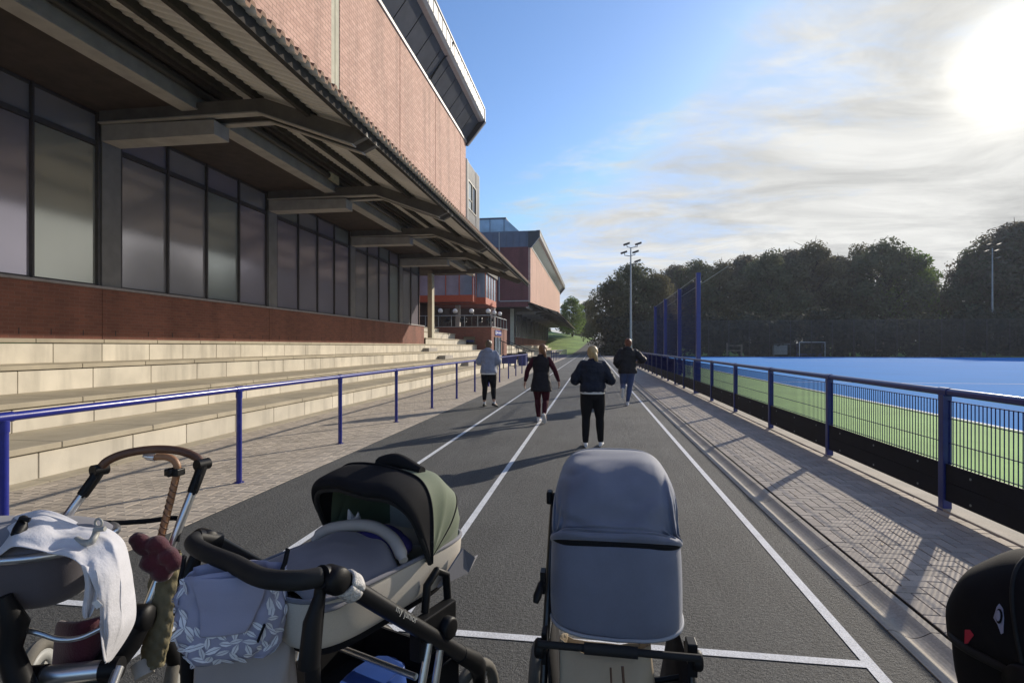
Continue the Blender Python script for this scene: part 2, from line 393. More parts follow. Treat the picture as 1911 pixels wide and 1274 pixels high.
g = MB(); g.quad((66,-40,.012), (72,-40,.012), (72,84.5,.012), (66,84.5,.012)); g.quad((7.72,84.5,.012), (72,84.5,.012), (72,88,.012), (7.72,88,.012)); struct(g, 'pitch_surround', M['path'])
g = MB(); g.quad((7.68,-40,.017), (7.78,-40,.017), (7.78,84.3,.017), (7.68,84.3,.017))
g.quad((7.78,25.3,.017), (66,25.3,.017), (66,25.38,.017), (7.78,25.38,.017)); g.quad((7.78,84.2,.017), (66,84.2,.017), (66,84.3,.017), (7.78,84.3,.017))
g.quad((7.78,61.0,.017), (66,61.0,.017), (66,61.08,.017), (7.78,61.08,.017))
struct(g, 'pitch_lines', M['line_clean'])

# hill and lawn behind everything: height field
def hillz(x, y):
    t = min(max((y - 104)/60, 0), 1); t = t*t*(3-2*t)
    left = min(max((12 - x)/24, 0), 1)
    return -.07 + t*(2.2 + 3.6*left) + .25*mnoise.noise((x*.05, y*.05, 0))*t
g = MB(); xs = [-260 + 10*i for i in range(20)] + [-60 + 4*i for i in range(40)] + [100 + 12*i for i in range(22)]
ys = [88 + 3*i for i in range(36)] + [200 + 20*i for i in range(12)]
g.grid([[(x, y, hillz(x,y) if y > 88 else -.08) for y in ys] for x in xs])
struct(g, 'lawn_hill', M['grass'])
# the dark path that climbs away from the end of the track
g = MB(); P = []
for k in range(26):
    y = 101 + k*3.2; cx = -1.2 + 7.5*(k/25)**1.3; w = 3.2 - 1.0*k/25
    P.append([(cx + w*s, y, max(hillz(cx + w*s, y), -.07) + .05) for s in (-1,-.5,0,.5,1)])
g.grid(P); struct(g, 'tarmac_path', M['path'])
g = MB(); g.grid([[(a[0][0]-.25, a[0][1], a[0][2]+.01), (a[0][0]-.1, a[0][1], a[0][2]+.06)] for a in P]); struct(g, 'path_edging', M['channel'])

# ================================================================== SEATING TERRACE
TIERS = [(6.45, 0.0, .40), (7.65, .40, .80), (9.1, .80, 1.25), (10.0, 1.25, 1.70)]
def terrace(root, y0, y1, tiers, backs, blk=1.22):
    for (x, za, zb), xb in zip(tiers, backs):
        mb = MB(); y = y0 + random.uniform(-.6, 0)
        while y < y1:                                # riser blocks
            l = blk*random.choice((.85, 1, 1, 1.1)); a, b_ = max(y, y0), min(y+l, y1)
            if b_-a > .1: mb.box(-x-.25, -x, a+.005, b_-.005, za - (.05 if za == 0 else 0), zb-.088, 0, random.random())
            y += l
        mb.box(-x-.3, -x-.02, y0, y1, za-.02, zb-.09, 2)
        y = y0 + random.uniform(-.6, 0)
        while y < y1:                                # tread slabs
            l = blk*1.15; a, b_ = max(y, y0), min(y+l, y1)
            if b_-a > .1: mb.box(-xb, -x+.035, a+.004, b_-.004, zb-.075, zb, 1, random.random())
            y += l
        mb.build('seating_tier', [M['stone'], M['stone_top'], M['joint']], root, bevel=.006, seg=1)
rt = thing('stone_terrace', 'long flight of cream stone seating tiers running below the near brick hall', 'terrace', (-6.45, 10, 0))
terrace(rt, -8, 47, TIERS, (7.9, 9.35, 10.25, 11.6))
terrace(rt, 35.2, 47, [(10.95,1.70,2.13)], (12.2,)); terrace(rt, 35.2, 47, [(11.95,2.13,2.65)], (13.6,)); terrace(rt, 35.2, 47, [(13.4,2.65,3.1)], (16,))
for i, (x, z) in enumerate(((9.75,1.25), (8.75,.80), (7.35,.40), (6.15,0.0))):      # half steps of the gangway
    mb = MB(); mb.box(-x-.30, -x+.12, 31.6, 33.4, z-.01, z+.21); mb.build('half_step', M['concrete'] if i < 3 else M['concrete'], rt, bevel=.01)
rt2 = thing('stone_terrace', 'distant cream stone steps running below the farther brick hall', 'terrace', (-6.45, 64, 0))
terrace(rt2, 58, 140, TIERS, (7.9, 9.35, 10.25, 11.6), 3)

# ================================================================== BRICK HALLS
UX, WX = 8.3, 11.0
EX, EZ, SL = 4.5, 6.08, .37
def roofz(x): return EZ + SL*(x - EX)
def hall(label, uy0, uy1, wy0, wy1, cy0, cy1, cols, far=False):
    root = thing('sports_hall', label, 'building', (-20, (uy0+uy1)/2, 0))
    XB = 40
    # upper walls (brick box hanging over the seating)
    mb = MB(); joints = [16.9-6*k for k in range(1,6)] + [22.95, 28.4, 34.0] if not far else [uy0 + 7.5*k for k in range(1, 9)]
    joints = sorted(j for j in joints if uy0 < j < uy1); ed = [uy0] + joints + [uy1]
    pil = 16.9 if not far else None
    cuts = sorted(joints + ([pil] if pil else [])); ed = [uy0] + cuts + [uy1]
    for a, b_ in zip(ed, ed[1:]):
        ga = .3 if a == pil else .035; gb = .3 if b_ == pil else .035
        mb.box(-UX-.3, -UX, a + (ga if a != uy0 else 0), b_ - (gb if b_ != uy1 else 0), 7.2, 15.0, 0)
    mb.box(-UX-.34, -UX-.06, uy0+.03, uy1-.03, 7.22, 14.98, 1)
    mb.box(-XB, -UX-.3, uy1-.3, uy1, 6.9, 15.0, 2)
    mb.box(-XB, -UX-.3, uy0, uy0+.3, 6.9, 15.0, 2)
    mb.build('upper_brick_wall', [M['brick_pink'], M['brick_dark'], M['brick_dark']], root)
    if pil:
        mb = MB(); mb.box(-UX-.1, -UX-.02, pil-.29, pil-.02, 6.9, 15.0); mb.box(-UX-.1, -UX-.02, pil+.02, pil+.29, 6.9, 15.0); mb.box(-UX-.1, -UX-.05, pil-.3, pil+.3, 6.9, 15.0)
        mb.build('concrete_pilaster', M['concrete_pale'], root)
    # trim, leaning glazing and fascia
    mb = MB(); mb.box(-UX-.2, -UX+.07, uy0-.03, uy1+.03, 15.0, 15.09, 0); mb.box(-UX-.2, -UX+.04, uy0-.03, uy1+.03, 15.12, 15.20, 0)
    mb.build('wall_coping', M['pale_metal'], root)
    mb = MB(); A, B = (-UX-.02, 15.15), (-7.42, 16.35)
    y = uy0
    while y < uy1:
        e = min(y+1.5, uy1)
        mb.quad((A[0],y+.03,A[1]), (A[0],e-.03,A[1]), (B[0],e-.03,B[1]), (B[0],y+.03,B[1]), 0, random.random())
        mb.quad((A[0]-.03,y-.03,A[1]), (A[0]-.03,y+.03,A[1]), (B[0]-.03,y+.03,B[1]), (B[0]-.03,y-.03,B[1]), 1)
        mb.box(A[0]-.04, A[0]+.0, y-.02, y+.02, A[1]-.02, A[1]+.05, 1)
        y += 1.5
    mb.build('leaning_clerestory', [M['panel_glaze'], M['black']], root)
    mb = MB()
    mb.prism([(-7.45,uy1,16.33), (-7.2,uy1,16.33), (-7.05,uy1,16.45), (-7.05,uy1,17.1), (-7.45,uy1,17.1)], (0, uy0-uy1, 0), 0)
    y = uy0 + .3
    while y < uy1:
        mb.box(-7.06, -7.03, y-.012, y+.012, 16.45, 17.08, 1); y += .75
    mb.box(-7.5, -7.0, uy0-.02, uy1+.02, 17.1, 17.2, 2)
    # gable end plates of the overhang
    for yy, s in ((uy1, 1), (uy0, -1)):
        mb.prism([(-UX-.3,yy,14.9), (-UX+.1,yy,14.82), (-7.0,yy,16.3), (-7.0,yy,17.12), (-UX-.3,yy,17.12)], (0, .14*s, 0), 1)
        mb.bar((-UX+.12,yy+.07*s,14.84), (-6.98,yy+.07*s,16.32), .16, .07, 0)
    mb.build('roof_fascia', [M['pale_metal'], M['dark_metal'], M['zinc']], root)
    mb = MB(); mb.box(-XB, -7.5, uy0, uy1, 17.0, 17.15); mb.box(-XB, -UX-.3, uy0, uy0+.2, 15.0, 17.0) ; mb.box(-XB, -UX-.3, uy1-.2, uy1, 15.0, 17.0)
    if far:
        y = UX+.6
        while y < XB: mb.box(-y-.03, -y+.03, uy0-.06, uy0, 15.0, 17.0); y += .9
    mb.build('roof', M['zinc_blue'], root)
    # lower walls
    mb = MB(); pts = [wy0] + [c + .02 for c in cols if wy0 < c < wy1] + [wy1]
    for a, b_ in zip(pts, pts[1:]): mb.box(-WX-.3, -WX, a+.008, b_-.008, 1.70, 2.86)
    mb.box(-WX-.3, -WX-.02, wy0, wy1, 1.7, 2.85, 1)
    mb.box(-XB, -WX-.3, wy1-.3, wy1, 1.7, 6.9, 0); mb.box(-XB, -WX-.3, wy0, wy0+.3, 0, 6.9, 2)
    # weep slots near the foot of the wall
    y = wy0 + .3
    while y < min(wy1, 40):
        mb.box(-WX-.02, -WX+.004, y-.008, y+.008, 1.80, 1.92, 3); y += random.uniform(.55, 1.0)
    mb.build('lower_brick_wall', [M['brick_red'], M['joint'], M['brick_dark'], M['black']], root)
    mb = MB(); mb.box(-WX-.2, -WX+.06, wy0, wy1, 2.86, 2.92); mb.build('window_sill', M['sill'], root, bevel=.008, seg=1)
    # window bays: column, four tall panes, four clerestory panes
    bays = [(c, min(c + 6.5, wy1 - .8)) for c in cols if c < wy1 - 1]
    for a, b_ in bays:
        n = max(1, int(round((b_ - a - .6)/1.48))); w = (b_ - a - .6)/n; ys = [a + .6 + w*k for k in range(n+1)]
        mb = MB()
        for k in range(n):
            mt = random.randrange(5)
            mb.box(-WX-.16, -WX-.13, ys[k]+.03, ys[k+1]-.03, 2.95, 6.08, mt, random.random())
            mb.box(-WX-.16, -WX-.13, ys[k]+.03, ys[k+1]-.03, 6.22, 6.8, random.randrange(5), random.random())
        win = mb.build('window', [M['pane%d' % i] for i in range(5)], root)
        mb = MB()
        for k in range(n+1): mb.box(-WX-.18, -WX-.06, ys[k]-.022, ys[k]+.022, 2.92, 6.85)
        for k in range(n): mb.box(-WX-.16, -WX-.09, ys[k]+.03, ys[k+1]-.03, 6.1, 6.2); mb.box(-WX-.16, -WX-.10, ys[k]+.03, ys[k+1]-.03, 2.92, 2.97)
        for k in range(n): mb.box(-WX-.165, -WX-.10, ys[k]+.03, ys[k+1]-.03, 6.78, 6.85)
        mb.build('window_frame', M['mullion'], win)
        mb = MB(); mb.box(-WX-.24, -WX-.05, a+.07, a+.57, 2.92, 6.9); mb.build('concrete_column', M['column'], root)
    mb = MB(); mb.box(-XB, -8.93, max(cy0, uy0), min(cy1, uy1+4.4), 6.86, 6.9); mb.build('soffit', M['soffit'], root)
    # canopy
    mb = MB(); P0, P1, P2, P3 = [], [], [], []; y = cy0; st = .02 if not far else .2
    xs_ = (EX, 6.4, UX-.02) ; n = int((cy1-cy0)/st)
    for k in range(n+1):
        y = cy0 + k*st; w = (.040*max(-.75, min(.75, 1.5*math.sin(2*math.pi*(y)/.24)))/.75) if not far else 0
        P0.append([(-x, y, roofz(x) + w) for x in xs_]); P1.append([(-x, y, roofz(x) + w + (.065 if x == EX else .012)) for x in xs_])
    mb.grid(P0, 0); mb.grid(P1, 1); mb.grid([[a[0], b_[0]] for a, b_ in zip(P0, P1)], 1, sm=False)
    mb.build('corrugated_roof', [M['sheet_under'], M['sheet_top']], root)
    mb = MB()
    for x in (4.70, 5.95, 7.2, 8.2):
        z = roofz(x) - .035; d = .15 if x > 5 else .18
        mb.box(-x-.035, -x+.035, cy0+.02, cy1-.02, z-d, z); mb.box(-x-.06, -x+.035, cy0+.02, cy1-.02, z-d-.012, z-d)
    mb.build('purlin', M['purlin_paint'], root)
    mb = MB(); mb.box(-8.90, -8.58, cy0+.05, min(cy1-.1, uy1+4), 6.76, 7.14, 0); mb.box(-8.93, -8.55, cy0+.05, min(cy1-.1, uy1+4), 6.72, 6.76, 1)
    mb.build('edge_beam', [M['concrete'], M['concrete']], root)
    mb = MB(); mb.box(-8.64, -8.27, max(cy0,uy0), min(cy1,uy1), 7.16, 7.45); mb.build('shadow_gap_strip', M['soffit'], root)  # dark strip put in for the shadow gap above the edge beam
    mb = MB(); mb.tube([(-8.42, cy0+.3, 7.05), (-8.42, min(cy1-1, uy1), 7.05)], .10, 8); mb.build('rain_pipe', M['black'], root)
    for c in cols:
        mb = MB(); mb.prism([(-WX,c,6.2), (-8.2,c,6.2), (-8.2,c,6.52), (-WX,c,6.56)], (0,.5,0), 0); mb.build('bracket', M['concrete'], root, bevel=.012)
        mb = MB()
        for yy in (c-.06, c+.44):
            prof = [(-WX,6.60), (-7.13,6.60), (-4.98,5.79), (-4.66,5.93), (-4.66,6.02), (-7.0,6.885), (-WX,6.89)]
            mb.prism([(x, yy, z) for x, z in prof], (0,.12,0), 0)
            mb.prism([(x, yy-.04, z) for x, z in [(-WX,6.57), (-7.12,6.57), (-4.97,5.765), (-4.96,5.79), (-7.13,6.60), (-WX,6.60)]], (0,.20,0), 1)  # pale lower flange colour stands in for the highlight along the beam's bottom edge
        mb.build('cantilever_beam', [M['steel_brown'], M['concrete']], root)
    return root
cols1 = [4.45, 10.95, 17.45, 23.95, 30.45]
h1 = hall('near brick sports hall with dark windows under a deep corrugated canopy', -14, 35.5, -8, 35, -6, 40, cols1)
# end column of the canopy and its cross beam
mb = MB(); mb.box(-11.3, -10.98, 36.75, 37.3, 1.70, 6.6); mb.build('end_column', M['concrete_pale'], h1, bevel=.015)
mb = MB(); mb.prism([(-WX,36.9,6.55), (-7.13,36.9,6.6), (-4.98,36.9,5.79), (-4.66,36.9,6.0), (-7.0,36.9,6.88), (-WX,36.9,6.88)], (0,.2,0)); mb.build('cantilever_beam', M['steel_brown'], h1)
# grey ribbed plant room at the end of the hall
mb = MB(); mb.box(-12, -8.34, 35.5, 39.7, 7.0, 14.0, 0); y = 35.55
while y < 39.7:
    if not (36.05 < y < 38.55): mb.box(-8.34, -8.24, y, y+.07, 7.0, 14.0, 0)
    else: mb.box(-8.34, -8.28, y, y+.07, 7.0, 10.8, 0); mb.box(-8.34, -8.28, y, y+.07, 12.75, 14.0, 0)
    y += .2
mb.build('ribbed_end_block', M['zinc'], h1)
mb = MB(); mb.box(-8.335, -8.30, 36.1, 37.25, 10.9, 12.7, 0); mb.box(-8.335, -8.30, 37.35, 38.5, 10.9, 12.7, 1)
w_ = mb.build('window', [M['pane2'], M['black_glass']], h1)
mb = MB()
for y in (36.05, 37.3, 38.5): mb.box(-8.33, -8.24, y-.04, y+.04, 10.82, 12.78)
mb.box(-8.33, -8.245, 36.09, 38.46, 12.7, 12.78); mb.box(-8.33, -8.245, 36.09, 38.46, 10.82, 10.9); mb.box(-8.33, -8.26, 36.09, 37.26, 11.5, 11.56); mb.build('window_frame', M['black'], w_)
# downpipe on the leaning glazing
mb = MB(); mb.tube(smooth_path([(-8.2,27.2,15.2), (-7.8,27.2,15.8), (-7.45,27.2,16.25), (-7.2,27.2,16.5), (-7.0,27.2,17.0)], 4), .05, 8); mb.build('downpipe', M['black'], h1)
cols2 = [79.3 + 6.5*k for k in range(10)]
h2 = hall('distant brick sports hall with a blue grey roof edge and its own canopy', 73.7, 141, 78, 139, 73.7, 146, cols2, True)
mb = MB(); mb.prism([(-9.7,75.5,17.15), (-12,75.5,19.3), (-24,75.5,19.3), (-26.4,75.5,17.15)], (0,40,0), 0)
for x in (12.2, 14.2, 16.2, 18.2): mb.bar((-x,75.44,17.15), (-x,75.44,19.25), .07, .07, 1)
mb.box(-24, -11.9, 75.3, 115, 19.3, 19.45, 1); mb.build('rooflight', [M['glass_blue'], M['zinc_blue']], h2)
mb = MB(); mb.box(-12.62, -12.5, 73.52, 73.66, 7.7, 17.0); mb.box(-12.5, -8.4, 73.52, 73.66, 7.62, 7.74); mb.build('downpipe', M['pale_metal'], h2)
mb = MB(); mb.box(-11.5, -11.0, 76.6, 77.1, 0, 6.9); mb.build('end_column', M['concrete_pale'], h2)

# ================================================================== CAFE BLOCK
cf = thing('cafe_pavilion', 'red framed glass cafe pod over a brick terrace between the two halls', 'building', (-12, 50, 0))
mb = MB(); mb.box(-18, -8.71, 47.0, 55.7, 0, 3.24, 0); mb.build('terrace_brick_wall', M['brick_red'], cf)
mb = MB(); mb.box(-18, -8.66, 46.95, 55.75, 3.24, 3.30); mb.build('terrace_coping', M['pale_metal'], cf)
mb = MB(); mb.box(-11.2, -10.15, 46.93, 46.99, 1.75, 2.4, 0); mb.box(-11.1, -10.25, 46.90, 46.94, 1.95, 2.1, 1); mb.build('low_window', [M['black_glass'], M['navy_paint']], cf)
mb = MB(); mb.box(-8.705, -8.66, 48.3, 51.6, .55, 2.35, 0); mb.box(-8.70, -8.62, 48.25, 48.4, .5, 2.4, 1); mb.box(-8.70, -8.62, 49.9, 50.05, .5, 2.4, 1); mb.box(-8.70, -8.62, 51.5, 51.65, .5, 2.4, 1); mb.build('door', [M['glass_blue'], M['black']], cf)
mb = MB(); mb.box(-18, -15.2, 49.5, 57.5, 3.3, 9, 0); mb.box(-18, -10.6, 58.5, 59.0, 0, 7, 0); mb.build('recess_wall', M['soffit'], cf)
for x, y in ((-12.6,50.6), (-10.4,57.0)):
    mb = MB(); mb.box(x-.22, x+.22, y-.22, y+.22, 3.3, 5.6); mb.build('column', M['concrete'], cf)
# pod: main block and the projecting corner block
def pod(x0, x1, y0, y1, zb, nx, ny):
    mb = MB(); mb.box(-x1, -x0, y0, y1, zb, zb+.6, 0); mb.box(-x1+.3, -x0-.3, y0+.3, y1-.3, zb-.06, zb, 1); mb.build('pod_base', [M['red_paint'], M['brick_dark']], cf)
    mb = MB(); mb.box(-x1, -x0-.04, y0+.04, y1-.04, zb+.6, 8.35); mb.build('glazing', M['glass_blue'], cf)
    mb = MB()
    for k in range(nx+1):
        x = -x1 + (x1-x0-.05)*k/nx + .02; mb.box(x-.035, x+.035, y0-.01, y0+.06, zb+.6, 8.35)
    for k in range(ny+1):
        y = y0 + (y1-y0-.05)*k/ny + .02; mb.box(-x0-.06, -x0+.01, y-.035, y+.035, zb+.6, 8.35)
    mb.build('pod_frame', M['red_paint'], cf)
    mb = MB(); mb.box(-x1, -x0+.15, y0-.3, y1, 8.35, 8.75); mb.build('flat_roof', M['black'], cf)
pod(10.67, 17, 48.5, 50, 5.6, 5, 2); pod(9.8, 17, 50, 55.6, 5.5, 7, 4)
mb = MB(); mb.tube([(-17,46.99,4.25), (-8.75,46.99,4.25), (-8.75,55.6,4.25)], .035, 8); 
for k in range(8): mb.tube([(-17+8.25*k/7,46.99,3.3), (-17+8.25*k/7,46.99,4.25)], .03, 6)
for k in range(1,6): mb.tube([(-8.75,47+8.6*k/5,3.3), (-8.75,47+8.6*k/5,4.25)], .03, 6)
mb.build('balustrade', M['pole_grey'], cf)
tag_sign = thing('sign', 'blue sign with white emblem and lettering on the brick wall above the cafe door', 'sign', (-8.66,50.0,2.86))
mb = MB(); mb.box(-8.70, -8.64, 48.6, 51.9, 2.56, 3.02); mb.build('sign_board', M['sign_blue'], tag_sign)
mb = MB(); mb.box(-8.64, -8.632, 48.75, 49.0, 2.63, 2.95); mb.box(-8.64, -8.632, 49.02, 49.1, 2.63, 2.75)
y = 49.3
while y < 51.6:
    h = random.choice((.11, .15, .11)); mb.box(-8.64, -8.632, y, y+.10, 2.74, 2.74+h); y += random.choice((.13, .13, .2))
mb.build('lettering', M['white_paint'], tag_sign)
lampspots = [(-13.45,47.6), (-12.2,48.0), (-10.75,48.2), (-9.3,48.6), (-9.2,51.0), (-9.0,53.0)]
lamp_says = ['behind the canopy end column', 'left of the concrete pillar on the cafe terrace', 'right of the concrete pillar on the cafe terrace', 'nearest of the three at the terrace corner', 'middle one of the three at the terrace corner', 'farthest of the three at the terrace corner']
for i, ((x, y), s) in enumerate(zip(lampspots, lamp_says)):
    lp = thing('globe_lamp', 'white globe lamp on a short post, ' + s, 'lamp', (x, y, 3.3), 0, 'globe lamps on the cafe terrace')
    mb = MB(); mb.tube([(x,y,3.3), (x,y,4.5)], .04, 8); mb.box(x-.2, x+.2, y-.2, y+.2, 4.42, 4.5); mb.build('post', M['black'], lp)
    mb = MB(); mb.ball((x,y,4.72), .22); mb.build('globe', M['globe'], lp)
for i, (x, y, s) in enumerate(((-13.0,48.2,'nearest the column'), (-11.5,48.3,'between two lamps'), (-10.1,48.4,'near the terrace corner'), (-9.4,49.8,'behind the lit end of the rail'))):
    ch = thing('terrace_chair', 'dark round backed chair behind the cafe rail, ' + s, 'chair', (x, y, 3.3), random.uniform(-1,1), 'chairs on the cafe terrace')
    mb = MB(); mb.lathe([(.05,.42), (.30,.42), (.31,.5), (.05,.5)], (0,0,0), n=14); mb.build('seat', M['dark_metal'], ch, local=True)
    mb = MB(); mb.grid([[(.32*math.sin(a), .28*math.cos(a), .5 + h*(.42 - .12*abs(a)/1.4)) for h in (0,.5,1)] for a in [-1.4+.2*k for k in range(15)]]); mb.build('backrest', M['black'], ch, local=True, solid=.03)
    for a in (.7, 2.3, 3.9, 5.5):
        mb = MB(); mb.tube([(.22*math.cos(a), .22*math.sin(a), .42), (.28*math.cos(a), .28*math.sin(a), 0)], .018, 6); mb.build('leg', M['black'], ch, local=True)

# stair handrails down from the cafe landing, bin and board
for Y, s in ((50.5, 'nearer'), (54.5, 'farther')):
    hr = thing('stair_handrail', 'black sloping stair handrail by the cafe door, the %s of two' % s, 'handrail', (-7, Y, 0))
    mb = MB(); mb.tube([(-8.6,Y,2.13), (-6.0,Y,1.1), (-5.7,Y,1.1)], .04, 8); mb.build('rail', M['black'], hr)
    for x, za, zb in ((-8.3,.85,2.0), (-7.5,.4,1.7), (-6.8,.40,1.4), (-6.0,.0,1.1)):
        mb = MB(); mb.tube([(x,Y,za), (x,Y,zb)], .04, 8); mb.build('post', M['black'], hr)
bn = thing('litter_bin', 'dark blue litter bin beside the cafe steps', 'bin', (-5.6, 44, 0))
mb = MB(); mb.box(-5.9, -5.3, 43.7, 44.3, .02, .95); mb.build('bin_body', M['navy_paint'], bn, bevel=.03)
mb = MB(); mb.box(-5.95, -5.25, 43.65, 44.35, .95, 1.12); mb.build('lid', M['black'], bn, bevel=.03)
bd = thing('notice_board', 'low blue board standing behind the handrail by the cafe', 'board', (-6.1, 38, 0))
mb = MB(); mb.box(-6.3, -5.3, 37.97, 38.03, .35, .95); mb.build('panel', M['navy_paint'], bd)
for x in (-6.2, -5.4):
    mb = MB(); mb.box(x-.03, x+.03, 38.04, 38.10, 0, 1.0); mb.build('leg', M['black'], bd)

# ================================================================== RAILS AND FENCES
hr = thing('handrail', 'glossy dark blue tubular handrail along the near stone terrace', 'handrail', (-4, 10, 0))
mb = MB(); mb.tube([(-4,.77+.5*k,1.072) for k in range(67)], .031, 16); mb.build('rail', M['blue_paint'], hr)
for k in range(-1, 13):
    y = 3.22 + 2.54*k; mb = MB()
    mb.tube([(-4,y,0), (-4,y,1.06)], .031, 16); mb.tube([(-4,y-.06,1.072), (-4,y+.06,1.072)], .036, 16); mb.tube([(-4,y,.97), (-4,y,1.05)], .036, 14); mb.tube([(-4,y,0), (-4,y,.012)], .055, 14)
    mb.build('post', M['blue_paint'], hr)
hr2 = thing('handrail', 'far handrail with close posts along the distant steps', 'handrail', (-4, 66, 0))
mb = MB(); mb.tube([(-4,54,1.07), (-4,86,1.07)], .035, 8); mb.build('rail', M['navy_paint'], hr2)
for k in range(13):
    mb = MB(); mb.tube([(-4,54+2.6*k,0), (-4,54+2.6*k,1.06)], .035, 8); mb.build('post', M['navy_paint'], hr2)

fx = 3.34
fn = thing('pitch_fence', 'navy mesh fence with solid kick boards along the edge of the hockey pitch', 'fence', (fx, 12, 0))
posts = [3.21 + 2.6*k for k in range(7)] + [18.81 + 2.175*k for k in range(1, 23)]
mb = MB(); mb.tube([(fx,.6,1.125)] + [(fx,y,1.125) for y in posts], .036, 14); mb.build('rail', M['navy_paint'], fn)
for i, y in enumerate(posts):
    mb = MB(); mb.box(fx-.04, fx+.04, y-.04, y+.04, 0, 1.10); mb.tube([(fx,y-.07,1.125), (fx,y+.07,1.125)], .042, 14); mb.box(fx-.055, fx+.055, y-.055, y+.055, 0, .012)
    mb.build('post', M['navy_paint'], fn, bevel=.006 if y < 15 else 0)
    a, b_ = y + .05, (posts[i+1] if i+1 < len(posts) else y + 2) - .05
    if i == 0: pass
    mb = MB(); px_ = fx + .012; n = int((b_-a)/(.05 if y < 20 else .1)); rw = .0032 if y < 20 else .006
    for k in range(n+1):
        yy = a + (b_-a)*k/n; mb.box(px_-rw, px_+rw, yy-rw, yy+rw, .40, 1.045)
    for z in (1.04, .875, .645, .46): mb.box(px_-.010, px_-.0035, a, b_, z-.004, z+.004)
    mb.box(px_-.02, px_+.02, a, a+.028, .38, 1.055)
    mb.build('mesh_panel', M['mesh_paint'], fn)
    mb = MB(); mb.box(fx-.022, fx-.002, a, b_, .10, .275, 0); mb.box(fx-.022, fx-.002, a, b_, .278, .445, 0)
    for yy in (a+.35, (a+b_)/2, b_-.35):
        for z in (.38, .15): mb.tube([(fx-.028,yy,z), (fx-.02,yy,z)], .011, 8, 1)
    mb.build('kick_board', [M['kickboard'], M['pole_grey']], fn)
    if 22 < y < 40:
        mb = MB(); mb.box(fx+.03, fx+.04, a, b_, .45, 1.03); mb.build('windbreak', M['sill'], fn)
# tall ball-stop net
bs = thing('ball_stop_net', 'tall blue posted ball stop net rising above the pitch fence', 'net fence', (fx, 25, 0))
tp = [18.95, 22.95, 27.3, 31.6]
for y, h in zip(tp, (4.0, 3.87, 3.84, 3.80)):
    mb = MB(); mb.box(fx+.06, fx+.20, y-.07, y+.07, 0, h); mb.box(fx+.03, fx+.23, y-.1, y+.1, 0, .02); mb.build('post', M['blue_paint'], bs, bevel=.008)
mb = MB(); mb.tube([(fx+.13,tp[0],3.9), (fx+.13,tp[-1],3.76)], .014, 6); mb.tube([(fx+.75,tp[0]-1.4,4.0), (fx+.75,tp[-1],3.8)], .014, 6); mb.build('cable', M['pole_grey'], bs)
mb = MB(); n = 126
for k in range(n+1):
    y = tp[0] + (tp[-1]-tp[0])*k/n; mb.box(fx+.128, fx+.132, y-.005, y+.005, .5, 3.8)
for k in range(33): mb.box(fx+.134, fx+.138, tp[0], tp[-1], .5+.1*k-.005, .5+.1*k+.005)
mb.build('netting', M['mesh_paint'], bs)

# ================================================================== FAR SIDE OF THE PITCH
def floodlight(label, x, y, h, flip=1):
    t = thing('floodlight_mast', label, 'floodlight', (x, y, 0), 0, 'floodlight masts')
    mb = MB(); mb.tube([(x,y,0), (x,y,h*.5), (x,y,h)], [.17,.13,.08], 10); mb.box(x-.22, x+.22, y-.22, y+.22, 0, .1); mb.tube([(x-.25,y,h*.17), (x+.25,y,h*.17)], .1, 8); mb.build('mast', M['pole_grey'], t)
    for dx, dz in ((-.55,.55), (.95,.55), (-.9,-.55), (.6,-.5), (.85,-1.7)):
        mb = MB(); mb.tube([(x,y,h+dz-.5), (x+dx*.9,y,h+dz-.35), (x+dx*.9,y,h+dz-.1)], .05, 6)
        o = Vector((x+dx, y-.1, h+dz)); q = Vector((.36*flip, .1, .13))
        mb.bar(o-q, o+q, .38, .24); mb.build('lamp_head', M['black'], t, bevel=.08)
floodlight('slender floodlight mast with five lamps rising left of the blue net', 4.95, 73.5, 14.4)
p = at(1852, 662, 92); floodlight('floodlight mast against the dark trees at the right', p.x, p.y, 18.0)
def goal(label, px0, px1, d, h, mt, kind, depth=1.1):
    a, b_ = at(px0, 650, d), at(px1, 650, d); a.z = b_.z = 0
    t = thing('goal', label, 'goal', ((a+b_)/2), 0, 'goals along the end of the pitch'); y = a.y
    mb = MB()
    for x in (a.x, b_.x): mb.box(x-.05, x+.05, y-.05, y+.05, 0, h)
    mb.box(a.x-.05, b_.x+.05, y-.05, y+.05, h, h+.1); mb.build('goal_frame', mt, t)
    mb = MB()
    for x in (a.x, b_.x): mb.bar((x,y,h), (x,y+depth,.9*h), .05, .05); mb.bar((x,y+depth,0), (x,y+depth,.9*h), .05, .05)
    mb.box(a.x, b_.x, y+depth-.03, y+depth+.03, .0, .46); mb.build('back_board', M['navy_paint'] if kind else M['timber'], t)
    mb = MB(); n = 24
    for k in range(n): 
        x = a.x + (b_.x-a.x)*k/n; mb.bar((x,y+.02,h), (x,y+depth,.9*h), .014, .014); mb.box(x-.007, x+.007, y+depth-.01, y+depth, .46, .9*h)
    for k in range(8): z = .46 + (.9*h-.46)*k/8; mb.box(a.x, b_.x, y+depth-.012, y+depth-.002, z-.006, z+.006)
    mb.build('net', M['dark_metal'], t)
goal('white framed hockey goal standing at the end of the blue pitch', 1492, 1537, 84.6, 2.14, M['white_paint'], 1)
def frame(label, px0, px1, d, h):
    a, b_ = at(px0, 650, d), at(px1, 650, d); y = a.y
    t = thing('timber_frame', label, 'frame', (a.x, y, 0), 0, 'timber rail frames by the far hedge')
    for x in (a.x, b_.x):
        mb = MB(); mb.box(x-.11, x+.11, y-.11, y+.11, 0, h); mb.build('upright', M['timber'], t)
    for z in (h*.8, h*.42):
        mb = MB(); mb.box(a.x-.1, b_.x+.1, y-.17, y-.11, z-.08, z+.08); mb.build('rail', M['timber'], t)
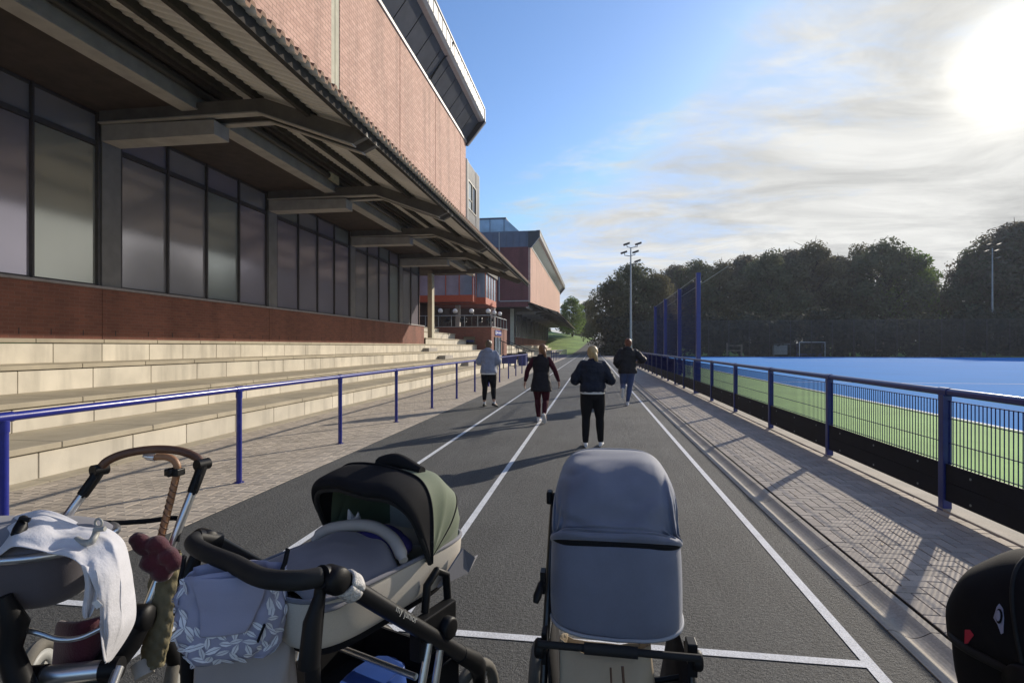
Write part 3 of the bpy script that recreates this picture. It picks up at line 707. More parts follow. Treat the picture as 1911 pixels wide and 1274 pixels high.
frame('timber rail frame left of the grey box at the far hedge', 1357, 1383, 87, 2.1)
frame('timber rail frame right of the white goal at the far hedge', 1595, 1645, 87, 2.2)
frame('low timber rail frame near the right floodlight at the far hedge', 1790, 1826, 87, 1.6)
a = at(1455, 650, 87.5); t = thing('equipment_box', 'pale grey equipment box standing left of the white goal', 'box', (a.x, a.y, 0))
mb = MB(); mb.box(a.x-1.0, a.x+1.0, a.y-.6, a.y+.6, .25, 1.75); mb.build('cabinet', M['pale_metal'], t, bevel=.03)
mb = MB(); mb.box(a.x-1.1, a.x+1.45, a.y-.7, a.y+.7, 1.85, 1.95)
for x in (-1.05, 1.4): mb.box(a.x+x-.05, a.x+x+.05, a.y-.65, a.y-.55, 0, 1.85)
mb.build('shelter_frame', M['pole_grey'], t)
# tall dark mesh fence behind the end line
ef = thing('end_fence', 'tall dark mesh fence across the far end of the pitch', 'fence', (35, 89.5, 0))
mb = MB(); x = 6.0
while x < 92: mb.box(x-.04, x+.04, 89.46, 89.54, 0, 5.5); x += 3
mb.build('post', M['dark_metal'], ef)
mb = MB(); x = 6.0
while x < 92: mb.box(x-.012, x+.012, 89.55, 89.57, 0, 5.5); x += .18
for k in range(28): mb.box(6, 92, 89.57, 89.59, .2*k+.05, .2*k+.075)
mb.box(6, 92, 89.5, 89.56, 5.46, 5.53); mb.build('mesh_panel', M['dark_metal'], ef)
# ================================================================== TREES
def leaves(mb, c, r, n, size, rnd, tone, m=0, squash=.8):
    for _ in range(n):
        d = Vector((rnd.gauss(0,1), rnd.gauss(0,1), rnd.gauss(0,1))).normalized()
        p = c + Vector((d.x*r, d.y*r, d.z*r*squash)) * (rnd.random()**.35)
        nrm = (d + Vector((rnd.gauss(0,1), rnd.gauss(0,1), rnd.gauss(0,1)+.3))*.6).normalized()
        u = nrm.orthogonal().normalized(); u.rotate(Matrix.Rotation(rnd.random()*6.28, 3, nrm)); w = nrm.cross(u)
        s = size*rnd.uniform(.55,1.25); s2 = s*rnd.uniform(.4,.8)
        mb.add([p-u*s, p+w*s2*.8-u*s*.1, p+u*s, p-w*s2+u*s*.15], [(0,1,2,3)], m, False, min(max(tone + rnd.gauss(0,.16),0),1))
def make_tree(seed, h, cw, base, blobs, nleaf, size, mt, bare=0):
    """local tree mesh pair: trunk with limbs, crown of leaf clumps"""
    rnd = random.Random(seed); tr = MB(); cr = MB()
    lean = Vector((rnd.uniform(-.4,.4), rnd.uniform(-.4,.4), 0))
    top = Vector((0,0,h*.8)) + lean
    tr.tube([(0,0,-.5), (lean.x*.3,lean.y*.3,h*.3), (lean.x*.7,lean.y*.7,h*.55), top], [h*.026,h*.02,h*.013,h*.004], 8)
    for k in range(blobs):
        t = (k + .5)/blobs; z = base*h + (h*.95 - base*h)*t
        env = math.sin(math.pi*min(max((t*.86+.14),0),1))**.7
        a = k*2.39996 + rnd.uniform(-.4,.4); rr = cw*.5*env*rnd.uniform(.45,.85)
        c = Vector((rr*math.cos(a), rr*math.sin(a), z)); br = cw*rnd.uniform(.15,.25)*(1.1-.4*t)
        tone = rnd.uniform(.25,.8)
        leaves(cr, c, br, int(nleaf/blobs*rnd.uniform(.7,1.3)), size, rnd, tone)
        s = Vector((lean.x*t*.7, lean.y*t*.7, max(h*.2, z - rr*.7 - 1)))
        tr.tube([s, (s+c)/2 + Vector((0,0,.3)), c], [h*.009,h*.006,h*.002], 5)
        for q in range(2):
            e = c + Vector((rnd.gauss(0,1),rnd.gauss(0,1),rnd.gauss(.3,1)))*br*.55; tr.tube([c.lerp(s,.25), e], [h*.004,h*.0012], 4)
    return tr, cr
TREEKINDS = []
def treekind(name, label, seed, h, cw, base, blobs, nleaf, size, mt):
    tr, cr = make_tree(seed, h, cw, base, blobs, nleaf, size, mt)
    r = thing(name, label, 'tree', (0,0,0), 0)
    tr.build('trunk', M['bark'], r, local=True); cr.build('crown', mt, r, local=True)
    return r
kinds = [treekind('broadleaf_tree', 'x', 11, 18, 13, .12, 46, 15000, .26, M['leaf_a']),
         treekind('broadleaf_tree', 'x', 23, 18, 12, .15, 40, 13500, .26, M['leaf_b']),
         treekind('broadleaf_tree', 'x', 37, 17, 14, .10, 52, 16000, .27, M['leaf_d']),
         treekind('broadleaf_tree', 'x', 51, 18, 11, .2, 30, 5200, .25, M['leaf_b']),
         treekind('broadleaf_tree', 'x', 67, 12, 9, .16, 30, 7000, .25, M['leaf_c'])]
KH = [18, 18, 17, 18, 12]; used = [False]*5
def plant(px, d, ytop, k, label, rot, wide=1.0, zb=None):
    p = at(px, 646, d); zg = hillz(p.x, p.y) if p.y > 88 else 0
    H = CAMH + (646 - ytop)/FPX*d - zg
    o = kinds[k] if not used[k] else copy_tree(kinds[k])
    used[k] = True
    s = H/KH[k]/.98; o.location = (p.x, p.y, zg); o.scale = (s*wide, s*wide, s); o.rotation_euler = (0,0,rot); o['label'] = label; o['group'] = 'trees around the pitch'
rows = [ # px, depth, top y, kind, width, label
 (1068,150,556,4,1.1,'small yellow green tree at the end of the farther hall canopy'),
 (1100,168,560,0,1.0,'dark tree above the sunlit lawn beyond the farther hall'),
 (1142,102,524,0,1.0,'dark tree whose left side overlooks the lawn at the end of the track'),
 (1182,100,496,0,1.15,'tall dark green tree directly behind the left floodlight mast'),
 (1226,100,512,1,1.0,'dark tree standing between the left floodlight and the blue net'),
 (1262,132,498,2,0.95,'brownish tree rising just left of the tallest blue net post'),
 (1302,126,490,0,1.0,'dark tree with a rounded top just behind the tallest blue net post'),
 (1345,124,492,1,1.0,'olive tree right of the tallest blue net post'),
 (1392,132,480,2,1.0,'broad brownish tree above the timber frame and the grey box'),
 (1436,122,474,0,1.0,'dark tree above the grey equipment box'),
 (1478,130,470,2,1.0,'brownish tree just left of the white goal'),
 (1518,124,457,1,1.03,'tall olive tree above the white goal'),
 (1560,126,482,2,0.95,'lower brownish tree right of the white goal'),
 (1606,130,457,3,0.94,'thin open crowned tree with sky showing through its leaves'),
 (1652,120,454,0,1.14,'tall dark tree right of the open crowned tree'),
 (1700,122,472,4,1.0,'green topped tree on the left side of the gap in the tree line'),
 (1732,126,500,1,0.42,'shorter tree at the left edge of the gap in the tree line'),
 (1812,116,474,2,0.83,'brownish tree on the right side of the gap in the tree line'),
 (1846,112,452,0,1.09,'dark tree behind the right floodlight mast'),
 (1900,108,420,2,1.09,'tallest brownish tree at the right edge of the picture'),
 (1955,106,405,0,1.09,'dark tree farthest right beyond the right floodlight mast')]
rnd = random.Random(5)
for px, d, yt, k, w, lb in rows: plant(px, d, yt, k, lb, rnd.uniform(0,6.28), w)
# under-storey hedge and shrubs behind the end fence: one mass nobody could count
hb = MB(); rh = random.Random(9)
for k in range(800):
    x = rh.uniform(2, 96); y = rh.uniform(91, 101) + (8 if x > 60 else 0); z = rh.uniform(.3, 6.0 + 3.0*mnoise.noise((x*.16, y*.2, 0)))
    leaves(hb, Vector((x, y, z)), rh.uniform(.9,1.7), 44, .42, rh, rh.uniform(.2,.6))
o = hb.build('hedge', M['leaf_hedge']); tag(o, 'dark tall hedge and shrubs behind the far end of the pitch', 'hedge', kind='stuff')
hb = MB()
for k in range(150):
    x = rh.uniform(-.0, 9); y = rh.uniform(106, 150); z = hillz(x, y) + rh.uniform(.2, 2.6)
    leaves(hb, Vector((x + (y-106)*.10 + 3.0, y, z)), rh.uniform(.7,1.4), 45, .33, rh, rh.uniform(.2,.6))
o = hb.build('shrubbery', M['leaf_hedge']); tag(o, 'dark shrubs on the bank right of the climbing path', 'shrubs', kind='stuff')
hb = MB()
for k in range(260):
    x = rh.uniform(-75, 30); y = rh.uniform(185, 215); z = hillz(x, y) + rh.uniform(.2, 7)
    leaves(hb, Vector((x, y, z)), rh.uniform(1.4,2.6), 40, .6, rh, rh.uniform(.2,.7))
o = hb.build('woodland', M['leaf_a']); tag(o, 'far dark woodland along the top of the lawn', 'woodland', kind='stuff')
# ================================================================== PEOPLE
M['skin'] = pmat('skin', (.48,.27,.19), .55, .06, 12, spec=.4)
def cloth(name, col, rough=.85, var=.12, b=.25, sheen=.15): return pmat(name, col, rough, var, 9, b, 260, .002, sheen=(sheen if max(col) > .1 else 0), spec=(.4 if max(col) > .1 else .2), fine=.06, fs=300)
M['hoodie'] = cloth('grey_blue_sweatshirt', (.26,.28,.36)); M['legging'] = cloth('black_leggings', (.010,.010,.012)); M['gilet'] = cloth('black_padded_gilet', (.016,.014,.018), .7)
M['burgundy'] = cloth('burgundy_jersey', (.055,.008,.017)); M['navy_jacket'] = cloth('navy_bomber', (.014,.018,.032), .65); M['white_tee'] = cloth('white_cotton', (.75,.74,.72))
M['coat'] = cloth('dark_padded_coat', (.018,.018,.022), .6); M['jeans'] = cloth('blue_jeggings', (.05,.075,.17))
M['blond'] = pmat('blond_hair', (.42,.30,.14), .5, .3, 5, .5, 60, .006, stretch=(6,6,.8)); M['redblond'] = pmat('red_blond_hair', (.19,.085,.035), .5, .3, 5, .5, 60, .006, stretch=(6,6,.8))
M['lightbrown'] = pmat('light_brown_hair', (.13,.085,.05), .5, .3, 5, .5, 60, .006, stretch=(6,6,.8)); M['auburn'] = pmat('auburn_hair', (.16,.05,.025), .5, .3, 5, .5, 60, .006, stretch=(6,6,.8))
M['shoe_white'] = pmat('white_trainer', (.72,.70,.68), .6, .08, 12); M['shoe_black'] = pmat('black_trainer', (.02,.02,.022), .6, .1, 12)
tex_w = bpy.data.textures.new('fold_noise', 'CLOUDS'); tex_w.noise_scale = .11; tex_w.noise_depth = 2

def ringloft(mb, rings, n=22, p=2.3, m=0):
    """rings: (centre xyz, rx, ry) stacked horizontal superellipses, closed at both ends"""
    P = []
    for (c, rx, ry) in rings:
        c = Vector(c); row = []
        for j in range(n):
            a = 2*math.pi*j/n; ca, sa = math.cos(a), math.sin(a)
            row.append(c + Vector((rx*math.copysign(abs(ca)**(2/p), ca), ry*math.copysign(abs(sa)**(2/p), sa), 0)))
        P.append(row)
    mb.grid(P, m, cv=True)
    mb.add(P[0], [tuple(range(n))[::-1]], m, True); mb.add(P[-1], [tuple(range(n))], m, True)
def limb(mb, pts, rad, n=12, m=0):
    path = smooth_path(pts, 5); k = len(path); rr = []
    for i in range(k):
        t = i/(k-1)*(len(rad)-1); a = min(int(t), len(rad)-2); rr.append(rad[a] + (rad[a+1]-rad[a])*(t-a))
    mb.tube(path, rr, n, m)
    mb.ball(path[0], rr[0]*.98, n=n, m=m, k=6); mb.ball(path[-1], rr[-1]*.98, n=n, m=m, k=6)
def remesh(o, vs, it=4, disp=0):
    md = o.modifiers.new('join', 'REMESH'); md.mode = 'VOXEL'; md.voxel_size = vs; md.use_smooth_shade = True
    md = o.modifiers.new('soft', 'SMOOTH'); md.iterations = it; md.factor = .5
    if disp:
        md = o.modifiers.new('folds', 'DISPLACE'); md.texture = tex_w; md.strength = disp; md.mid_level = .5; md.texture_coords = 'LOCAL'
    return o
def hand(mb, wrist, fwd, palm, side):
    """palm slab plus four fingers and a thumb; fwd = pointing dir, palm = palm normal, side = towards thumb"""
    w = Vector(wrist); f = Vector(fwd).normalized(); s = Vector(side); s = (s - f*s.dot(f)).normalized(); n = f.cross(s)
    if n.dot(Vector(palm)) < 0: n = -n
    for k in range(5): 
        q = w + f*(.012 + .018*k); mb.ball(q - s*.014, .024, .024, .024, 10, 0, k=6); mb.ball(q + s*.014, .022, .022, .022, 10, 0, k=6)
    for off, L_ in ((.030,.068), (.010,.076), (-.010,.070), (-.030,.054)):
        b = w + f*.088 + s*off
        mb.tube([b - f*.01, b + f*L_*.45 + n*.006, b + f*L_*.8 + n*.020, b + f*L_ + n*.032], [.0105,.0098,.009,.007], 8)
    b = w + f*.03 + s*.026
    mb.tube([b, b + s*.022 + f*.022 + n*.008, b + s*.03 + f*.05 + n*.018], [.013,.011,.008], 8)
def shoe(mb, ankle, toe, mt=0, L_=.255, pitch=0.0):
    """ankle point, horizontal toe direction, pitch = heel lift in radians"""
    t = Vector((toe[0], toe[1], 0)).normalized(); up = Vector((0,0,1)); s = t.cross(up)
    rot = Matrix.Rotation(-pitch, 3, s)
    a = Vector(ankle); P = []
    for u, hw, h in ((-.065,.022,.05), (-.05,.034,.075), (-.01,.038,.085), (.04,.040,.078), (.09,.043,.062), (.14,.046,.050), (.175,.040,.040), (.192,.022,.026)):
        row = []
        for j in range(12):
            an = 2*math.pi*j/12; y_ = hw*math.cos(an); z_ = h*.5 + h*.5*math.sin(an)
            v = t*u + s*y_ + up*(z_ - .085); row.append(a + rot @ v)
        P.append(row)
    mb.grid(P, mt, cv=True); mb.add(P[0], [tuple(range(12))[::-1]], mt, True); mb.add(P[-1], [tuple(range(12))], mt, True)

def person(label, px, py, H, pose, wear, rz=0):
    d = FPX*CAMH/(py - 646); p = at(px, py, d); p.z = 0.004
    t = thing('person', label, 'person', p, rz)
    t.scale = (H/1.65,)*3
    hipz = pose.get('hipz', .88)
    LH, RH = Vector((-.092,0,hipz)), Vector((.092,0,hipz)); dz = hipz - .88
    legs = []
    for side, hip in (('L', LH), ('R', RH)):
        k, a, toe, pitch = pose[side + 'leg']; legs.append((hip, Vector(k), Vector(a), toe, pitch))
    arms = []
    for side, sx in (('L',-1), ('R',1)):
        e, w, hd = pose[side + 'arm']; arms.append((Vector((.160*sx, -.01, 1.335+dz)), Vector(e), Vector(w), Vector(hd), sx))
    hc = Vector(pose.get('head', (0,.03,1.535))) + Vector((0,0,dz)); nk = Vector((0,-.005,1.40+dz))
    # continuous body
    b = MB()
    torso = [((0,0,hipz-.06),.15,.10), ((0,-.01,hipz+.02),.165,.115), ((0,0,1.02+dz),.135,.095), ((0,.005,1.12+dz),.13,.09), ((0,.005,1.24+dz),.15,.10), ((0,-.005,1.335+dz),.145,.09), ((0,-.01,1.40+dz),.08,.06)]
    ringloft(b, torso)
    limb(b, [nk - Vector((0,0,.06)), nk + Vector((0,.01,.06)), hc - Vector((0,0,.05))], [.055,.05,.052])
    b.ball(hc + Vector((0,-.012,.02)), .075, .090, .098, 18, k=14); b.ball(hc + Vector((0,.03,-.045)), .055, .058, .058, 14)
    b.ball(hc + Vector((0,.092,-.012)), .013, .020, .020, 10); b.ball(hc + Vector((0,.083,-.055)), .026, .010, .008, 10)
    for s in (-1,1):
        b.ball(hc + Vector((.078*s,-.005,-.005)), .010, .020, .030, 10); b.ball(hc + Vector((.030*s,.078,.012)), .013, .008, .008, 8)
    for hip, k, a, toe, pitch in legs:
        limb(b, [hip + Vector((0,0,.02)), (hip+k)/2, k, k.lerp(a,.35) - Vector((0,.012,0)), a], [.085,.078,.053,.050,.034])
        tt = Vector((toe[0],toe[1],0)).normalized(); limb(b, [a, a + tt*.06 - Vector((0,0,.05)), a + tt*.13 - Vector((0,0,.06 + .12*math.sin(pitch)))], [.034,.034,.022])
    for sh, e, w, hd, sx in arms:
        limb(b, [sh, (sh+e)/2, e, (e+w)/2, w], [.050,.045,.037,.036,.026]); hand(b, w, hd, (-sx,0,-.2), pose.get('thumb', (0,1,.1)))
    remesh(b.build('body', M['skin'], t, local=True), .0075, 3)
    # trousers
    lg = MB(); ringloft(lg, [((0,0,hipz-.10),.155,.115), ((0,-.01,hipz-.02),.178,.128), ((0,-.01,hipz+.06),.17,.12), ((0,0,hipz+.14),.145,.105)])
    cut = wear.get('cut', .93)
    for hip, k, a, toe, pitch in legs:
        limb(lg, [hip + Vector((0,-.006,-.02)), (hip+k)/2 + Vector((0,-.008,0)), k, k.lerp(a,.33) - Vector((0,.014,0)), k.lerp(a,cut)], [.098*wear.get('thick',1.1),.090*wear.get('thick',1.1),.062*wear.get('thick',1.1),.061*wear.get('thick',1.1),wear.get('ankle',.043)])
    remesh(lg.build('leggings', wear['leg'], t, local=True), .011, 3, .006)
    # shoes, socks
    for hip, k, a, toe, pitch in legs:
        sm = MB(); shoe(sm, a, toe, 0, pitch=pitch); sm.tube([a - Vector((0,0,.03)), a + (k-a).normalized()*.05], .041, 10, 1)
        sh_ = sm.build('shoe', [wear['shoe'], wear.get('sock', wear['shoe'])], t, local=True, sub=1)
    # jacket
    j = MB(); hem = wear['hem'] + dz; bulk = wear.get('bulk', .03); flare = wear.get('flare', 0)
    rings = [((0,-.01,hem),.165+bulk+flare,.125+bulk*.9+flare), ((0,-.01,max(hem+.02, min(.98+dz, hem+.08))),.165+bulk+flare*.7,.125+bulk+flare*.7)]
    for z, rx, ry in ((1.06,.142,.105), (1.16,.150,.110), (1.25,.164,.118), (1.325,.150,.105), (1.375,.105,.082), (1.405,.075,.07)):
        if z + dz > hem + .1: rings.append(((0,-.006,z+dz), rx+bulk*(.9 if z < 1.38 else .4), ry+bulk*(.9 if z < 1.38 else .3)))
    ringloft(j, rings, p=2.4)
    sb = wear.get('sleeve', .022); js = MB() if wear.get('sleeve_mat') else j
    for sh, e, w, hd, sx in arms:
        limb(j, [sh - Vector((.06*sx,0,-.012)), sh], [.05+sb*.5,.048+sb*.7])
        limb(js, [sh, (sh+e)/2, e, (e+w)/2, w.lerp(e,.06)], [.050+sb*.8,.054+sb,.046+sb,.044+sb*.8,.030+sb*.6])
    if wear.get('hood'): j.ball((0,-.10,1.40+dz), .12, .06, .07, 16)
    else: j.tube([(.062*math.cos(q*.524), .058*math.sin(q*.524)-.008, 1.415+dz) for q in range(12)], .022, 8, closed=True)
    remesh(j.build('jacket', wear['top'], t, local=True), .011, 4, wear.get('fold', .02))
    if js is not j: remesh(js.build('sleeves', wear['sleeve_mat'], t, local=True), .010, 3, .012)
    if wear.get('tee'):
        m_ = MB(); ringloft(m_, [((0,-.01,hem-.035),.17+bulk*.5,.122+bulk*.6), ((0,-.01,hem+.05),.165+bulk*.4,.12+bulk*.5)]); remesh(m_.build('tee_shirt', M['white_tee'], t, local=True), .009, 2)
    # hair
    h = MB(); h.ball(hc + Vector((0,-.016,.030)), .090, .098, .100, 18, k=12)
    h.ball(hc + Vector((0,-.040,-.025)), .074, .060, .080, 14)
    kind = wear['hairstyle']
    if kind == 'bun': h.ball(hc + Vector((.0,-.085,.085)), .045, .042, .04, 12); h.ball(hc + Vector((0,-.06,.06)), .05, .05, .05, 12)
    elif kind == 'pony': limb(h, [hc + Vector((.02,-.09,.035)), hc + Vector((.03,-.135,.0)), hc + Vector((.045,-.13,-.09)), hc + Vector((.05,-.11,-.17))], [.028,.036,.038,.014])
    elif kind == 'low': limb(h, [hc + Vector((.03,-.09,-.0)), hc + Vector((.05,-.12,-.06)), hc + Vector((.06,-.10,-.14)), hc + Vector((.06,-.08,-.22))], [.032,.034,.030,.010])
    remesh(h.build('hair', wear['hair'], t, local=True), .008, 3, .012)
    return t
person('person in a grey blue sweatshirt and black leggings walking nearest the handrail', 912, 759, 1.71,
  dict(Lleg=((-.10,.03,.47),(-.115,.02,.085),(-.05,1),0), Rleg=((.11,.05,.47),(.145,-.06,.11),(.45,1),.25), Larm=((-.25,-.03,1.11),(-.10,.20,1.06),(.8,.5,.1)), Rarm=((.25,-.03,1.11),(.10,.21,1.10),(-.8,.5,.1)), head=(0,.02,1.535)),
  dict(top=M['hoodie'], leg=M['legging'], shoe=M['shoe_black'], sock=M['white_tee'], hair=M['lightbrown'], hairstyle='bun', hem=.84, bulk=.045, sleeve=.03, hood=True, cut=.80, tee=True, fold=.035))
person('person in a long black gilet with burgundy sleeves, arms swinging wide', 1010, 788, 1.60,
  dict(Lleg=((-.085,.12,.48),(-.06,.06,.085),(.1,1),0), Rleg=((.095,.03,.46),(.085,-.26,.20),(.1,1),.85), Larm=((-.285,-.03,1.10),(-.345,.04,.86),(-.2,.15,-1)), Rarm=((.29,-.05,1.10),(.37,.02,.87),(.1,.2,-1)), head=(.03,.04,1.525)),
  dict(top=M['gilet'], sleeve_mat=M['burgundy'], leg=M['burgundy'], shoe=M['shoe_white'], hair=M['redblond'], hairstyle='low', hem=.66, bulk=.03, flare=.035, sleeve=.008, fold=.03))
person('person with a blond ponytail in a navy jacket over a white top, black leggings', 1106, 834, 1.57,
  dict(Lleg=((-.105,.03,.47),(-.115,-.02,.085),(-.12,1),0), Rleg=((.115,.06,.47),(.13,.08,.085),(.12,1),0), Larm=((-.29,-.02,1.08),(-.14,.22,1.14),(.6,.7,.2)), Rarm=((.30,-.02,1.08),(.15,.22,1.14),(-.6,.7,.2)), head=(.0,.045,1.52)),
  dict(top=M['navy_jacket'], leg=M['legging'], shoe=M['shoe_white'], hair=M['blond'], hairstyle='low', hem=.90, bulk=.05, sleeve=.034, tee=True, fold=.04, cut=.96, thick=1.14, ankle=.05))
person('person in a bulky dark coat and blue jeggings striding nearest the fence, one foot lifted', 1171, 757, 1.75,
  dict(Lleg=((-.10,.10,.50),(-.14,-.28,.42),(-.1,1),1.15), Rleg=((.06,.04,.47),(.0,.0,.085),(.05,1),0), Larm=((-.27,-.10,1.10),(-.22,.10,.95),(.3,.6,-.3)), Rarm=((.36,-.08,1.14),(.30,.20,1.08),(-.4,.8,0)), head=(.02,.03,1.535)),
  dict(top=M['coat'], leg=M['jeans'], shoe=M['shoe_white'], hair=M['auburn'], hairstyle='bun', hem=.80, bulk=.065, sleeve=.045, hood=True, fold=.04))
# ================================================================== PUSHCHAIRS
M['grey_fabric'] = pmat('slate_grey_fabric', (.135,.150,.205), .75, .10, 7, .4, 700, .0015, sheen=.3, fine=.14, fs=800)
M['grey_fabric_edge'] = pmat('pale_hem_and_sunlit_rim', (.30,.31,.34), .7, .06, 8, .2, 420, .001)
M['black_fabric'] = pmat('black_canvas', (.008,.008,.010), .85, .15, 8, .3, 420, .0015, spec=.2)
M['green_fabric'] = pmat('olive_green_canvas', (.105,.135,.075), .8, .08, 5, .25, 420, .0015, sheen=.15, fine=.06, fs=300)
M['beige_fabric'] = pmat('beige_canvas', (.50,.455,.39), .85, .05, 4, .3, 420, .0015, sheen=.1, fine=.06, fs=300)
M['lining'] = pmat('pale_lining', (.45,.42,.38), .85, .08, 6)
M['apron'] = pmat('grey_apron', (.155,.155,.18), .8, .10, 6, .3, 300, .002, sheen=.2)
M['seat_grey'] = pmat('charcoal_felt', (.085,.075,.085), .9, .12, 8, .3, 300, .002, sheen=.2)
M['muslin'] = pmat('white_muslin', (.74,.74,.78), .9, .06, 10, .5, 110, .004, stretch=(1,1,3), sheen=.2, trans=.25)
M['frame_black'] = pmat('black_anodised_tube', (.010,.010,.011), .33, .12, 14, spec=.55)
M['plastic'] = pmat('black_plastic', (.006,.006,.007), .5, .15, 14, bump=.05, bs=300, spec=.22)
M['foam'] = pmat('black_foam_grip', (.012,.012,.012), .7, .15, 14, .3, 260, .002, spec=.35)
M['silver'] = pmat('brushed_aluminium', (.62,.62,.62), .28, .06, 20, metal=.9)
M['leather'] = pmat('brown_leather', (.10,.045,.022), .45, .2, 10, .2, 160)
M['tan_leather'] = pmat('tan_twisted_leather', (.30,.14,.06), .45, .2, 10, .2, 120)
M['maroon'] = pmat('maroon_knit', (.062,.005,.014), .9, .2, 10, .6, 130, .004, sheen=.3)
M['quilt'] = pmat('olive_quilted_cloth', (.17,.145,.08), .85, .12, 8, .3, 200, .002)
M['kraft'] = pmat('tan_shopper_bag', (.40,.32,.22), .75, .08, 5, .25, 90, .003)
M['tyre'] = pmat('grey_rubber_tyre', (.13,.12,.10), .9, .2, 12, .3, 120, .003)
M['rim'] = pmat('pale_grey_rim', (.33,.33,.31), .5, .08, 10)
M['bag_grey'] = pmat('blue_grey_bag_cloth', (.30,.31,.43), .85, .06, 5, .25, 300, .002, sheen=.1)
M['tote_grey'] = pmat('warm_grey_tote', (.30,.28,.28), .75, .07, 4, .2, 300, .002)
M['leaf_print'] = pmat('white_leaf_print', (.72,.75,.82), .85, .05, 10)
M['fleece'] = pmat('cream_fleece', (.60,.58,.56), .95, .15, 40, 1.0, 120, .01)
M['violet'] = pmat('violet_blanket', (.10,.08,.32), .9, .15, 10, .4, 120, .004)
M['blue_pack'] = pmat('blue_packet', (.02,.07,.30), .5, .3, 6)
M['red_label'] = pmat('red_label', (.45,.02,.05), .6, .1, 8)

def pw(v, p): return math.copysign(abs(v)**p, v)
def wheel(parent, c, r, w=.045, ax=(1,0,0), yaw=0, spokes=5, rimcol='rim'):
    c = Vector(c); a = Vector((math.cos(yaw), math.sin(yaw), 0))
    mb = MB(); prof = []
    for k in range(13):
        an = math.pi*2*k/12; prof.append((r - w*.5 + w*.5*math.cos(an), w*.5*math.sin(an)))
    mb.lathe(prof, c, a, 32); ty = mb.build('wheel', M['tyre'], parent, local=True)
    mb = MB(); mb.lathe([(r-w*.85,-w*.32), (r-w*.62,-w*.36), (r-w*.62,w*.36), (r-w*.85,w*.32), (r-w*.85,-w*.32)], c, a, 32)
    mb.lathe([(.001,-w*.5), (r*.16,-w*.5), (r*.2,-w*.3), (r*.2,w*.3), (r*.16,w*.5), (.001,w*.5)], c, a, 18)
    u = Vector((0,0,1)); v = a.cross(u)
    for k in range(spokes):
        an = 2*math.pi*k/spokes + .4; q = u*math.cos(an) + v*math.sin(an); mb.bar(c + q*r*.15, c + q*(r-w*.8), r*.16, w*.4, 0, up=a)
    mb.build('rim', M[rimcol], ty, local=True)
def hoodmesh(mb, piv, ribs, hw, nu=28, sub=6, mats=None, pe=.55, wr=.0, seed=0, hws=None):
    """ribs: (dy, dz) of each rib's crown from the pivot; each rib is an inverted U down to the pivot line"""
    piv = Vector(piv); rows = []; mi = []
    R_ = [Vector((0, a, b_)) for a, b_ in ribs]; path = smooth_path(R_, sub)
    for i, q in enumerate(path):
        f = i/(len(path)-1); row = []
        h = hw if hws is None else hws[min(int(f*(len(hws)-1)), len(hws)-2)] + (hws[min(int(f*(len(hws)-1))+1, len(hws)-1)] - hws[min(int(f*(len(hws)-1)), len(hws)-2)])*(f*(len(hws)-1) - min(int(f*(len(hws)-1)), len(hws)-2))
        sag = 1 - wr*(1 if (mats and mats[min(i//sub, len(ribs)-2)]) else .12)*abs(math.sin(math.pi*i/sub))
        for j in range(nu+1):
            a = (j/nu - .5)*math.pi; s, c = math.sin(a), math.cos(a)
            p = piv + Vector((h*pw(s,pe)*(sag if abs(s) > .3 else 1), 0, 0)) + q*(abs(c)**pe)*sag
            nz = mnoise.noise((p.x*9+seed, p.y*9, p.z*9))*.009*min(1, abs(c)*3) if wr else 0
            row.append(p + Vector((0, 0, nz)))
        rows.append(row); mi.append(min(i//sub, len(ribs)-2))
    f0 = len(mb.f); mb.grid(rows, 0)
    if mats:
        for i in range(len(rows)-1):
            for j in range(nu): mb.m[f0 + i*nu + j] = mats[mi[i]]
    return rows

# ---------------------------------------------------------------- centre: slate grey pushchair seen from behind
pc = thing('pushchair', 'slate grey pushchair seen from behind in the middle of the track, hood up', 'pushchair', (.074, 1.74, 0), R(0))
def backloop(z, hw, dep, front, n=34):
    out = []
    for k in range(n+1):
        a = (k/n - .5)*R(196); s, c = math.sin(a), math.cos(a)
        out.append(Vector((hw*pw(s,.42), front - (front+dep)*pw(c,.5), z)))
    return out
mb = MB(); P = []
for z, hw, dep in ((.640,.196,-.015), (.644,.206,.0), (.655,.213,.008), (.672,.216,.012), (.72,.217,.018), (.80,.216,.02), (.88,.214,.014), (.925,.212,.006), (.938,.211,.0)):
    row = backloop(z, hw, dep, .22)
    for v in row:
        v.z += .022*(v.x/.215)**2 * (1 if z < .66 else .25) - .018*(abs(v.x)/.215)**3*(1 if z > .9 else 0)
        v.y += .010*mnoise.noise((v.x*7, z*5, 2.0)) - .012*max(0, .22-abs(mnoise.noise((v.x*5+7, z*7, 1.0))))
    P.append(row)
mb.grid(P); mb.build('back_panel', M['grey_fabric'], pc, local=True, solid=.006, sub=1)
mb = MB(); row = backloop(.652, .2165, .0125, .22); 
mb.tube([v + Vector((0,-.001,.022*(v.x/.215)**2)) for v in row], .006, 8); mb.build('hem', M['grey_fabric_edge'], pc, local=True)
mb = MB(); row = backloop(.944, .2125, .001, .22)
mb.grid([[v + Vector((0, o, dz - .018*(abs(v.x)/.215)**3)) for v in row] for o, dz in ((0,-.009), (-.002,-.004), (-.002,.004), (0,.009))]); mb.build('zip', M['black_fabric'], pc, local=True)
mb = MB(); piv = (0,.22,.86)
rows = []
ctrl = [(-.222,.092,.212), (-.230,.107,.216), (-.226,.120,.216), (-.205,.126,.206), (-.196,.145,.209), (-.165,.205,.212), (-.105,.262,.214), (-.03,.298,.212), (.05,.315,.208), (.11,.318,.204), (.16,.306,.202)]
cs = smooth_path([Vector((a, b_, c)) for a, b_, c in ctrl], 8); nu = 96
